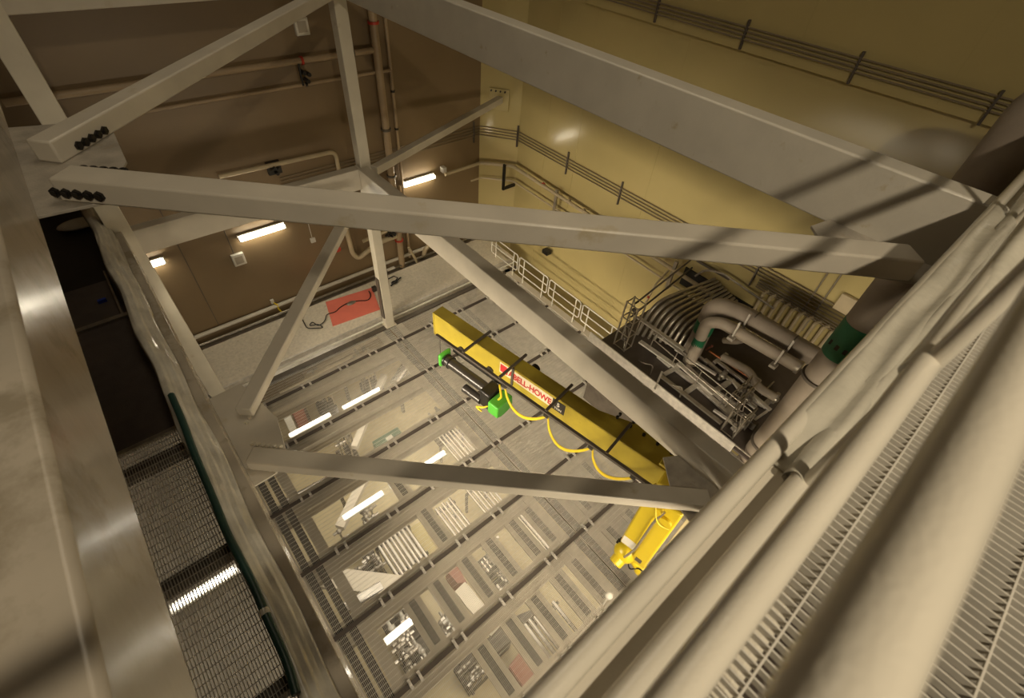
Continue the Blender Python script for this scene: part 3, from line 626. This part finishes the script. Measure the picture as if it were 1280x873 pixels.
def slab(label, quad, h, m, th=.6, name='equipment_cabinet', cat='cabinet'):
    p = [atz(x, y, h) for x, y in quad]; e = MB().prism([(v.x, v.y) for v in p], HF, -h)
    return tag(e.build(name, m, bevel=.02), label, cat)
slab('dull red cabinet at the bottom edge of the picture near the handrails', [(636, 833), (650, 815), (680, 850), (665, 875)], 14.4, BRICK)
slab('dark louvred cabinet above the dull red one', [(607, 800), (628, 783), (640, 800), (620, 818)], 14.6, DARKST)
slab('dark louvred cabinet between dark slots near the handrails', [(645, 770), (682, 755), (655, 782)], 14.6, DARKST)
slab('small orange brown box under the first joist', [(362, 512), (376, 505), (379, 511), (366, 517)], 13.3, BRICK, name='crate', cat='crate')
slab('pale crate left of the orange brown box', [(352, 518), (360, 513), (364, 521), (355, 525)], 13.3, WHITE, name='crate', cat='crate')
slab('red framed cabinet in the middle of the lower hall', [(556, 712), (570, 705), (584, 728), (572, 730)], 14.6, BRICK)
slab('yellow cabinet right of the largest pipe bundle', [(510, 660), (526, 652), (548, 690), (530, 700)], 14.7, YWALL)
def hdiag(label, a, b, h, w_):
    p0 = atz(*a, h); p1 = atz(*b, h); m = MB(); m.bar(p0, p1, w_, .2); return tag(m.build('lower_brace', JF), label, 'brace', 'flat braces under the open floor')
hdiag('broad flat brace crossing under the open floor at the lower left', (400, 722), (520, 736), 13.6, .5)
hdiag('flat brace under the open floor rising beside the tube lamps', (425, 660), (455, 600), 13.4, .25)
hdiag('flat brace under the open floor in the lower middle', (575, 735), (620, 790), 13.6, .35)
hdiag('flat brace under the far part of the open floor', (443, 560), (480, 470), 13.4, .2)
# ------------------------------------------------------------------ yellow jib crane
CD = Vector((.166, -.986, 0)).normalized(); CN = Vector((CD.y, -CD.x, 0))        # CN faces the camera side (-x)
P0 = Vector((4.09, 6.75, 0)); ZT, ZB = -7.2, -7.84; FW = .30; CL = 6.1
def C(t, s_, z): return P0+CD*t-CN*s_+Vector((0, 0, z))       # s_ measured inward from the near flange edge
MCr = Matrix((CD, -CN, Vector((0, 0, 1)))).transposed().to_4x4(); MCr.translation = P0
cr = empty('jib_crane', C(CL, FW/2, ZB), 'yellow overhead jib crane beam with maker sign, hanging over the open floor', 'crane')
MB().box(0, CL, 0, FW, ZT-.03, ZT, MCr).build('top_flange', YEL, cr, bevel=.004)
MB().box(0, CL, .004, FW, ZB, ZB+.03, MCr).build('bottom_flange', YEL, cr, bevel=.004)
MB().box(0, CL, .012, .036, ZB+.03, ZT-.03, MCr).build('web', YEL, cr)
MB().box(0, CL, FW-.036, FW-.012, ZB+.03, ZT-.03, MCr).build('far_web', YEL, cr)
MB().box(-.03, 0, .0, FW, ZB-.02, ZT, MCr).build('end_plate', YEL, cr)
MB().box(.02, .06, .02, .11, ZB, ZT-.05, MCr).build('end_stop', DARKST, cr)
# sloping bolted plate at the pivot end
pp = [(4.05, .25), (CL+.25, .25), (CL+.25, .95), (CL-.3, .95), (3.95, .33)]
m = MB(); m.prism([(3.95, .25), (CL+.25, .25), (CL+.25, .82), (CL-.6, .74)], ZT-.05, ZT-.02, MCr); pv = m.build('pivot_plate', YEL, cr, bevel=.003)
for r_ in range(2):
    for k in range(5):
        t = 4.5+.28*k+.0*r_; b = MB(); b.cyl(C(t, .40+r_*.17*min(1, .55+k*.15), ZT-.02), C(t, .40+r_*.17*min(1, .55+k*.15), ZT+.025), .032, 8); b.build('bolt', BLACK, cr)
m = MB(); m.box(CL-.25, CL-.02, .02, .26, ZT, ZT+.10, MCr); m.box(CL-.55, CL-.35, .02, .2, ZT, ZT+.06, MCr); m.build('pivot_bracket', YEL, cr, bevel=.02)
m = MB(); m.box(CL, CL+1.1, .08, .5, ZB, ZT-.02, MCr); m.build('pivot_arm', YEL, cr, bevel=.03)
# festoon track on outrigger arms level with the beam top
TS = -.43; TZ = ZT+.03
def tt(x, y): return (atz(x, y, 7.17)-P0).dot(CD)
MB().box(.55, CL-.1, TS-.03, TS+.03, TZ-.05, TZ+.01, MCr).build('festoon_track', DARKST, cr)
for t in (tt(612, 416), tt(657, 445), tt(713, 484), tt(787, 532)):
    MB().box(t-.025, t+.025, TS, FW+.12, TZ, TZ+.04, MCr).build('track_bracket', DARKST, cr)
MB().box(2.28, 2.33, -.02, .012, ZB+.1, ZT, MCr).build('web_stiffener', DARKST, cr)
TR = [tt(630, 480), tt(683, 517), tt(739, 557), tt(792, 595)]
def festoon(t0, t1, sag):
    pts = []
    for i in range(15):
        u = i/14; pts.append(C(t0+(t1-t0)*u, TS, TZ-.10-sag*math.sin(math.pi*u**.75)**.8))
    m = MB()
    for dz in (-.024, .0, .024): m.tube([p+Vector((0, 0, dz)) for p in pts], .016, 6)
    m.build('festoon_cable', YCAB, cr)
for a_, b_, g__ in ((TR[0], TR[1], .55), (TR[1]+.03, TR[2], .62), (TR[2]+.03, TR[3], .5)): festoon(a_, b_, g__)
for t in TR: MB().box(t-.05, t+.05, TS-.04, TS+.04, TZ-.12, TZ-.04, MCr).build('cable_trolley', BLACKH, cr)
# maker sign
def on_web(t, z): return C(t, .006, z)
def textobj(s_, size, mt, t, z, parent, name, xs=1):
    cu = bpy.data.curves.new('text', 'FONT'); cu.body = s_; cu.size = size; cu.extrude = .001; cu.space_character = 1.0; cu.offset = .006*size/.2
    o = bpy.data.objects.new('text', cu); COL.objects.link(o)
    dg = bpy.context.evaluated_depsgraph_get(); me = bpy.data.meshes.new_from_object(o.evaluated_get(dg)); bpy.data.objects.remove(o)
    R = Matrix((CD*xs, Vector((0, 0, 1)), CN)).transposed().to_4x4(); R.translation = on_web(t, z)+CN*.004; me.transform(R)
    me.materials.clear(); me.materials.append(mt)
    ob = bpy.data.objects.new(name, me); COL.objects.link(ob); ob.parent = parent; return ob
SGW = mat('sign_white', (.70, .62, .45), .5); SGR = mat('sign_red', (.50, .03, .03), .5)
t0 = 1.95; zc = ZT-.25
sg = MB().box(t0, t0+1.36, FW*0+.007, .012, zc-.15, zc+.15, MCr).build('maker_sign', SGW, cr)
b = MB().box(t0+.02, t0+.22, FW*0+.003, .007, zc-.11, zc+.11, MCr).build('logo_square', SGR, sg)
textobj('ABELL-HOWE', .235, SGR, t0+.245, zc-.085, sg, 'sign_lettering', .76)
tp = MB().box(t0+1.36, t0+1.66, FW*0+.007, .012, zc-.15, zc+.15, MCr).build('capacity_plate', BLACKH, cr)
textobj('5', .15, WHITE, t0+1.47, zc+.0, tp, 'capacity_number', .9); textobj('TON', .08, WHITE, t0+1.42, zc-.10, tp, 'capacity_unit', 1)
# hoist (hangs on the crane, moves with its own trolley)
HO = empty('electric_hoist', C(1.4, .1, -8.1), 'black and green electric hoist hanging from the yellow crane beam', 'hoist')
def HP(t, s_, z): return C(t, s_, z)
MB().cyl(HP(.62, -.25, -8.05), HP(1.95, -.25, -8.05), .125, 20).build('drum', BLACKH, HO)
for t in (.62, .75, 1.85): MB().cyl(HP(t, -.25, -8.05), HP(t+.03, -.25, -8.05), .15, 20).build('drum_flange', BLACK, HO)
MB().cyl(HP(1.35, -.42, -8.28), HP(1.85, -.42, -8.28), .10, 16).build('motor', BLACKH, HO)
MB().box(1.82, 2.1, -.46, -.06, -8.40, -7.90, MCr).build('gearbox', BLACK, HO, bevel=.04)
g_ = [(-.22, -.26), (.12, -.26), (.2, -.12), (.2, .14), (.08, .26), (-.22, .22)]
Mg = Matrix.Translation(C(2.12, -.27, -8.2)) @ Matrix((CD, -CN, Vector((0, 0, 1)))).transposed().to_4x4() @ Matrix.Rotation(math.pi/2, 4, 'Y')
MB().prism(g_, 0, .28, Mg).build('green_cover', GREEN, HO, bevel=.03)
MB().box(.50, .60, -.40, -.06, -8.22, -7.86, MCr).build('end_cover', GREEN, HO, bevel=.04)
MB().box(.60, 2.1, -.02, .04, -7.98, -7.86, MCr).build('trolley_frame', BLACK, HO)
for t in (.85, 1.7): MB().cyl(HP(t, -.02, -7.75), HP(t, .08, -7.75), .09, 14).build('trolley_wheel', BLACKH, HO)
MB().box(1.0, 2.6, FW+.02, FW+.08, -7.6, -7.45, MCr).build('far_frame', GREEN, HO)
MB().cyl(HP(2.5, FW+.05, -7.5), HP(2.5, FW+.25, -7.5), .10, 14).build('buffer', BLACK, HO)
MB().tube([HP(.15, .02, -7.8), HP(.15, -.02, -8.9)], .008, 6).build('limit_cord', DARKST, HO)
MB().tube(pipe_path([HP(2.3, -.40, -7.4), HP(2.3, -.3, -7.9), HP(2.0, -.48, -8.35), HP(1.75, -.5, -8.5), HP(1.9, -.45, -8.6)], .1), .022, 6).build('power_cable', YCAB, HO)
# ------------------------------------------------------------------ yellow robot arm
RB = empty('robot_arm', (4.4, .78, -9.3), 'yellow industrial robot arm hanging below the near corner of the frame', 'robot arm')
Mr = Matrix.Translation((4.36, .74, 0)) @ Matrix.Rotation(math.radians(189.8), 4, 'Z')
def R(x, y, z): return Mr @ Vector((x, y, z))
MB().box(-.14, .13, -.29, -.005, -8.62, -6.75, Mr).build('outer_link', YELR, RB, bevel=.035)
MB().box(-.17, .10, .005, .30, -9.0, -6.75, Mr).build('inner_link', YELR, RB, bevel=.035)
MB().cyl(R(.08, -.08, -6.98), R(.19, -.08, -6.98), .13, 20).build('joint_cap', YELR, RB)
MB().cyl(R(.08, .14, -7.15), R(.15, .14, -7.15), .11, 20).build('joint_cap', YELR, RB)
MB().box(-.1, .7, -.25, .25, -6.78, -6.62, Mr @ Matrix.Translation((-.75, 0, 0))).build('mounting_bracket', YELR, RB, bevel=.03)
MB().box(.131, .136, -.27, -.03, -8.56, -8.30, Mr).build('grey_label', WHITE, RB)
MB().box(.101, .112, .08, .2, -8.86, -8.74, Mr).build('dark_vent', DARKST, RB)
MB().tube(pipe_path([R(.16, .06, -6.85), R(.19, .01, -7.2), R(.17, .0, -8.4), R(.2, -.08, -8.85)], .15), .024, 8).build('steel_conduit', STEEL, RB)
MB().tube(pipe_path([R(.18, -.1, -6.8), R(.25, .0, -7.0), R(.2, .1, -7.2), R(.13, .25, -7.25)], .1), .010, 6).build('thin_cable', YCAB, RB)
e1 = MB(); e1.sphere(R(.03, -.12, -8.98), .215, 20, 12, (1, 1, 1.1)); e1.build('elbow_housing', YELR, RB)
MB().cyl(R(.05, -.12, -8.98), R(.30, -.16, -9.12), .13, 8).build('elbow_motor', YELR, RB, bevel=.02)
MB().cyl(R(.30, -.16, -9.12), R(.315, -.162, -9.128), .035, 12).build('motor_bolt', GALV, RB)
for k in range(5):
    a = .5+k*.55; MB().cyl(R(.0+.0*k, -.12+.2*math.cos(a+1.6), -8.85+.2*math.sin(a+1.3)), R(.09, -.12+.2*math.cos(a+1.6), -8.85+.2*math.sin(a+1.3)), .022, 8).build('bolt', BLACK, RB)
MB().cyl(R(-.03, -.05, -9.0), R(-.03, .22, -9.22), .12, 16).build('forearm', YELR, RB)
e1 = MB(); e1.sphere(R(-.02, .26, -9.28), .13, 16, 10, (1, 1, 1.1)); e1.cyl(R(-.02, .26, -9.28), R(-.02, .36, -9.36), .10, 16); e1.build('wrist', YELR, RB)
MB().cyl(R(-.02, .36, -9.36), R(-.02, .40, -9.39), .11, 16).build('tool_flange', WHITE, RB)
MB().tube(pipe_path([R(.05, -.0, -9.2), R(.08, .1, -9.4), R(.08, .22, -9.1), R(.08, .32, -9.1), R(.08, .34, -9.35)], .12), .014, 6).build('black_cable', BLACK, RB)
m = MB(); c = atz(864, 652, 8.2); m.bar(c, c+Vector((-.05, .30, 0)), .06, .05); m.bar(c, c+Vector((.05, -.32, -.02)), .06, .05)
tag(m.build('angle_bracket', LATT), 'small bright bent bracket right of the yellow robot arm', 'bracket')
c = atz(761, 745, 10.8); m = MB(); m.sphere(c, .09, 12, 8); m.cyl(c, (c.x, c.y, GZ), .02, 8)
tag(m.build('ball_beacon', WHITE), 'small pale ball on a short stem standing on the open floor near the handrails', 'beacon')

# ------------------------------------------------------------------ grey pipework by the yellow wall
TP = empty('vertical_duct_pipe', (8.3, .38, FL), 'tall grey insulated pipe with a wide green band beside the handrails', 'pipe')
MB().tube(pipe_path([(8.3, .38, -8.55), (8.3, .38, -1.45), (8.5, -3.5, -1.3)], .3), .27, 28).build('insulation', INSUL, TP)
MB().cyl((8.3, .38, -5.72), (8.3, .38, -4.98), .275, 28).build('green_band', DGREEN, TP)
MB().cyl((8.3, .38, -15.5), (8.3, .38, -8.6), .28, 28).build('lower_insulation', INSUL, TP)
for z in (-8.56, -6.35): MB().cyl((8.3, .38, z-.03), (8.3, .38, z+.03), .31, 28).build('flange', DARKST, TP)
m = MB()
for k in range(3):
    a = 2.4+k*.5; m.box(8.3+.276*math.cos(a)-.004, 8.3+.276*math.cos(a)+.004, .38+.276*math.sin(a)-.03, .38+.276*math.sin(a)+.03, -5.5, -5.4)
m.build('band_marks', BLACK, TP)
MB().cyl((8.55, .1, -8), (8.55, .1, -2), .02, 6).build('side_conduit', GALV, TP)
K = 1.165
def S(*p): return tuple(c*K for c in p)
e = empty('thick_elbow_pipe', (9.7, 3.1, -8.95), 'thick grey insulated pipe that bends down at a green band', 'pipe')
MB().tube(pipe_path([S(8.55, .15, -6.2), S(8.5, 2.2, -6.2), S(8.35, 2.7, -6.25), S(8.3, 2.66, -7.64)], .46), .225, 22).build('insulation', INSUL, e)
MB().cyl(S(8.31, 2.67, -6.98), S(8.31, 2.67, -6.70), .233, 22).build('green_band', DGREEN, e)
for y in (1.1, 1.9): MB().cyl(S(8.52, y-.012, -6.2), S(8.52, y+.012, -6.2), .235, 22).build('seam_band', DARKST, e)
e = empty('thin_elbow_pipe', (9.4, 2.9, -8.95), 'thinner pale insulated pipe with its own green band in front of the thick one', 'pipe')
MB().tube(pipe_path([S(8.1, .75, -6.25), S(8.1, 2.35, -6.35), S(8.05, 2.58, -6.5), S(8.02, 2.52, -7.62)], .35), .142, 20).build('insulation', INSUL2, e)
MB().cyl(S(8.04, 2.55, -7.15), S(8.04, 2.55, -6.93), .149, 20).build('green_band', DGREEN, e)
MB().cyl(S(8.1, .70, -6.25), S(8.1, .76, -6.25), .16, 20).build('end_flange', GALV, e)
MB().cyl(S(8.02, 2.52, -7.66), S(8.02, 2.52, -7.62), .19, 20).build('foot_flange', GALV, e)
for y in (1.25, 2.3):
    x0 = 9.2; z0 = -7.47; m = MB(); m.box(x0, x0+1.2, y-.025, y+.025, z0, z0+.05); m.box(x0+.03, x0+.07, y-.02, y+.02, z0, z0+.5); m.box(x0+.42, x0+.46, y-.02, y+.02, z0, z0+.55); m.box(x0-.06, x0+.1, y-.07, y+.07, z0, z0+.07)
    tag(m.build('pipe_hanger', LATT), 'bright hanger clamping the two grey pipes '+('near the tall pipe' if y < 1.5 else 'near their bends'), 'pipe hanger')
pipe('pale_pipe', [S(8.3, 2.05, -7.25), S(8.35, 1.45, -7.2), S(8.2, 1.1, -7.3), S(8.25, .75, -7.3)], .10, INSUL2, 'short pale bent pipe below the thinner elbow pipe', bend=.15)
pipe('copper_pipe', [S(8.5, 2.4, -7.5), S(8.55, .8, -7.5)], .03, mat('copper', (.30, .11, .04), .4, .6), 'thin reddish pipe over the dark opening of the equipment deck')
pipe('copper_pipe', [S(8.35, 2.35, -7.2), S(8.6, 2.5, -7.6)], .03, mat('rusty_pipe', (.16, .05, .03), .5), 'short rusty pipe near the foot of the thinner elbow pipe')
pipe('pale_elbow', [S(8.6, 2.25, -7.1), S(8.55, 2.0, -6.9), S(8.75, 1.9, -6.85)], .08, INSUL2, 'small pale elbow behind the thinner pipe', bend=.1)
# curved conduit bundle
for k in range(9):
    y = 4.55-.03*k; x = 9.15+.02*k; rr = .9-.085*k
    p = pipe_path([(YX-.1, 4.05-.10*k, -7.95-.03*k), (x+.1+.06*k, 4.40-.13*k, -7.85-.075*k), (x-.1+.05*k, 4.45-.14*k, -9.0)], .85-.06*k)
    tag(MB().tube(p, .045, 10).build('bent_conduit', GALV), 'bent metal conduit, number %s from the outside of the curved bundle by the scaffold tower' % ['one', 'two', 'three', 'four', 'five', 'six', 'seven', 'eight', 'nine'][k], 'conduit', 'curved bundle of metal conduits')
tag(MB().box(9.0, 9.1, 3.1, 4.6, -8.45, -8.40).build('conduit_strap', LATT), 'strut strap holding the curved conduit bundle', 'strap')
# equipment deck
DH = -8.9
struct(MB().box(7.95, 11.7, -.5, 4.9, DH-.1, DH-.05).build('floor', PLATE), 'dark raised equipment deck beside the yellow wall')
def D(x, y): v = atz(x, y, -DH); return (v.x, v.y)
c_ = lambda a, b: (820+a/6.235, 440+b/6.235)
strips = [((230,110),(460,325),.17),((460,325),(575,430),.17),((20,30),(120,115),.13),((160,140),(300,250),.12),((330,270),(545,462),.12),((60,180),(200,100),.10),((230,320),(320,255),.12),((430,325),(575,235),.13),((540,480),(610,425),.17),((600,610),(760,490),.14),((830,430),(930,340),.12),((380,60),(480,150),.08),((480,150),(700,312),.09),((480,80),(735,275),.08),((450,90),(550,20),.09),((690,375),(775,440),.11),((700,340),(830,425),.10),((590,220),(660,320),.08),((730,560),(860,470),.05),((690,600),(720,560),.05),((320,30),(400,100),.06)]
e = empty('strut_lattice', (9, 2, DH-.05), 'lattice of bright strut channels lying on the dark equipment deck', 'strut lattice')
for i, (a, b, w_) in enumerate(strips):
    p0 = D(*c_(*a)); p1 = D(*c_(*b)); MB().bar((p0[0], p0[1], DH-.01+.002*i), (p1[0], p1[1], DH-.01+.002*i), w_, .06).build('strut_channel', LATT, e)
def cab(label, a, b, z0, z1, m=PLATE):
    p0 = D(*c_(*a)); p1 = D(*c_(*b)); tag(MB().box(min(p0[0], p1[0]), max(p0[0], p1[0]), min(p0[1], p1[1]), max(p0[1], p1[1]), z0, z1).build('equipment_box', m, bevel=.02), label, 'equipment box')
cab('dark long box on the equipment deck below the copper pipe', (560, 60), (800, 240), DH-.05, DH+.12, DARKST)
cab('grey cabinet at the right of the equipment deck near the tall pipe', (820, 330), (900, 270), DH-.05, DH+.2, GALV)
cab('small dark cabinet at the near corner of the equipment deck', (690, 560), (780, 590), DH-.05, DH+.18, DARKST)
for i, (yy, xx) in enumerate([(2.1, 9.5), (1.3, 9.35), (1.0, 8.55), (.9, 9.9)]):
    m = MB(); m.sphere((xx, yy, DH+.1), .1, 12, 8); m.cyl((xx, yy, DH-.05), (xx, yy, DH+.3), .05, 10); m.cyl((xx-.18, yy, DH+.1), (xx+.18, yy, DH+.1), .04, 8)
    tag(m.build('gate_valve', GALV), ['metal valve on the equipment deck behind the lattice', 'metal valve in the middle of the equipment deck', 'metal valve near the front of the equipment deck', 'metal valve on the equipment deck closest to the yellow wall'][i], 'valve')
c4 = lambda a, b: (740+a/3.1175, 310+b/3.1175)
for i, (a, b, w_) in enumerate([((185,370),(322,466),.12),((225,330),(330,400),.06),((322,400),(480,500),.07),((330,455),(470,575),.09),((265,505),(500,690),.10),((240,560),(270,490),.05),((390,500),(560,620),.06),((600,560),(690,640),.09),((470,640),(560,700),.07)]):
    p0 = D(*c4(*a)); p1 = D(*c4(*b)); MB().bar((p0[0], p0[1], DH+.05+.003*i), (p1[0], p1[1], DH+.05+.003*i), w_, .05).build('strut_channel', LATT if i != 4 else GALV, e)
# guard rails of the deck and scaffold towers
def guard(label, p0, p1, z0, hts, posts, r=.022, m=GALV):
    e = empty('guard_rail', (p0[0], p0[1], z0), label, 'guard rail'); a = Vector(p0); b = Vector(p1)
    for h in hts: MB().cyl((a.x, a.y, z0+h), (b.x, b.y, z0+h), r, 8).build('rail', m, e)
    for k in range(posts):
        q_ = a.lerp(b, k/(posts-1)); MB().cyl((q_.x, q_.y, z0), (q_.x, q_.y, z0+hts[-1]), r, 8).build('post', m, e)
    return e
guard('grey guard rail along the front edge of the equipment deck', (8.0, .35, 0), (8.0, 4.3, 0), DH-.4, [.1, .42], 7)
def tower(label, x, y, z0, h, wx, wy, m=GALV):
    e = empty('scaffold_tower', (x, y, z0), label, 'scaffold'); k = 0
    for dx in (0, wx):
        for dy in (0, wy): MB().cyl((x+dx, y+dy, z0), (x+dx, y+dy, z0+h), .022, 8).build('standard', m, e)
    n = max(2, int(h/.42))
    for i in range(n+1):
        z = z0+h*i/n*.97+.02
        for (a, b) in (((0, 0), (wx, 0)), ((0, wy), (wx, wy)), ((0, 0), (0, wy)), ((wx, 0), (wx, wy))): MB().cyl((x+a[0], y+a[1], z), (x+b[0], y+b[1], z), .016, 6).build('ledger', m, e)
        if i < n: MB().cyl((x, y, z), (x+wx, y+wy, z+h/n), .013, 6).build('diagonal', m, e)
    for i in range(n): MB().sphere((x+wx*.5, y+wy*.5, z0+h*(i+.5)/n), .06, 8, 6).build('coupler', DARKST, e)
tower('scaffold tower standing where the equipment deck meets the yellow wall railing', 8.25, 4.25, DH-.05, 1.5, .3, .35)
tower('small scaffold frame at the near end of the equipment deck', 8.15, .95, DH-.05, .75, .5, .3)
tower('small scaffold frame in the middle of the equipment deck', 8.75, 1.35, DH-.05, .6, .9, .2)
for z in (-7.5, -7.95): tag(MB().cyl((8.4, 4.45, z), (11.5, 4.75, z), .025, 8).build('scaffold_tube', DARKST), ('upper' if z > -7.7 else 'lower')+' dark scaffold tube running from the tower to the yellow wall', 'scaffold tube')
pipe('sprinkler_drop', [(11.3, 5.3, -8.3), (10.8, 5.3, -8.6), (10.6, 5.3, -9.2)], .03, PIPEC, 'thin hanging pipe with a red cap above the scaffold tower', clamps=[(10.65, 5.3, -9.0, 0, 0, 1, RED)])
guard('inner grey hand rail over the lattice of the equipment deck', (8.6, .9, 0), (8.9, 3.9, 0), DH-.05, [.35, .6], 5, .016)
for k in range(2):
    y = 2.4+.9*k; tag(MB().tube(pipe_path([(8.15, y, DH-.02), (8.35, y+.1, DH+.12), (8.2, y+.3, DH+.1), (8.3, y+.5, DH-.02)], .1), .02, 6).build('loose_hose', DARKST if k % 2 else GALV), 'short loose hose on the front of the equipment deck, number %s from the handrails' % wd[k], 'hose')
pipe('yellow_hose', [(8.05, 3.6, -9.2), (8.25, 3.9, -9.2), (8.1, 4.2, -9.15), (8.3, 4.3, -9.2)], .03, YCAB, 'yellow hose coiled below the scaffold tower')
tag(MB().box(7.93, 7.96, .8, 5.2, -9.1, -8.80).build('kick_plate', LATT), 'pale kick plate along the front of the equipment deck', 'kick plate')
struct(MB().box(8.0, 8.05, .8, 4.9, -11.4, -8.96).build('trim_5', DARKST), 'dark under-structure of the equipment deck')
# white guard rails by the yellow wall
for i in range(4):
    y1 = 12.0-1.62*i; y0 = y1-1.52; x = 10.1
    e = empty('guard_rail', (x, (y0+y1)/2, -11.4), 'white guard rail panel by the yellow wall, %s from the corner column' % ['first', 'second', 'third', 'fourth'][i], 'guard rail', 'white guard rail panels')
    m = MB(); loop = [(x, y0+.06, -10.33), (x, y1-.06, -10.33), (x, y1, -10.39), (x, y1, -10.97), (x, y1-.06, -11.03), (x, y0+.06, -11.03), (x, y0, -10.97), (x, y0, -10.39), (x, y0+.06, -10.33)]
    m.tube(loop, .022, 8); m.build('frame', WHITE, e)
    MB().cyl((x, y0, -10.68), (x, y1, -10.68), .02, 8).build('mid_rail', WHITE, e)
    for y in (y0+.22, y1-.26): MB().cyl((x, y, -11.4), (x, y, -10.36), .022, 8).build('post', WHITE, e)
struct(MB().box(10.0, 10.25, 5.3, 13, -11.5, -11.38).build('trim_6', PAINT), 'pale kerb beam under the white guard rails')
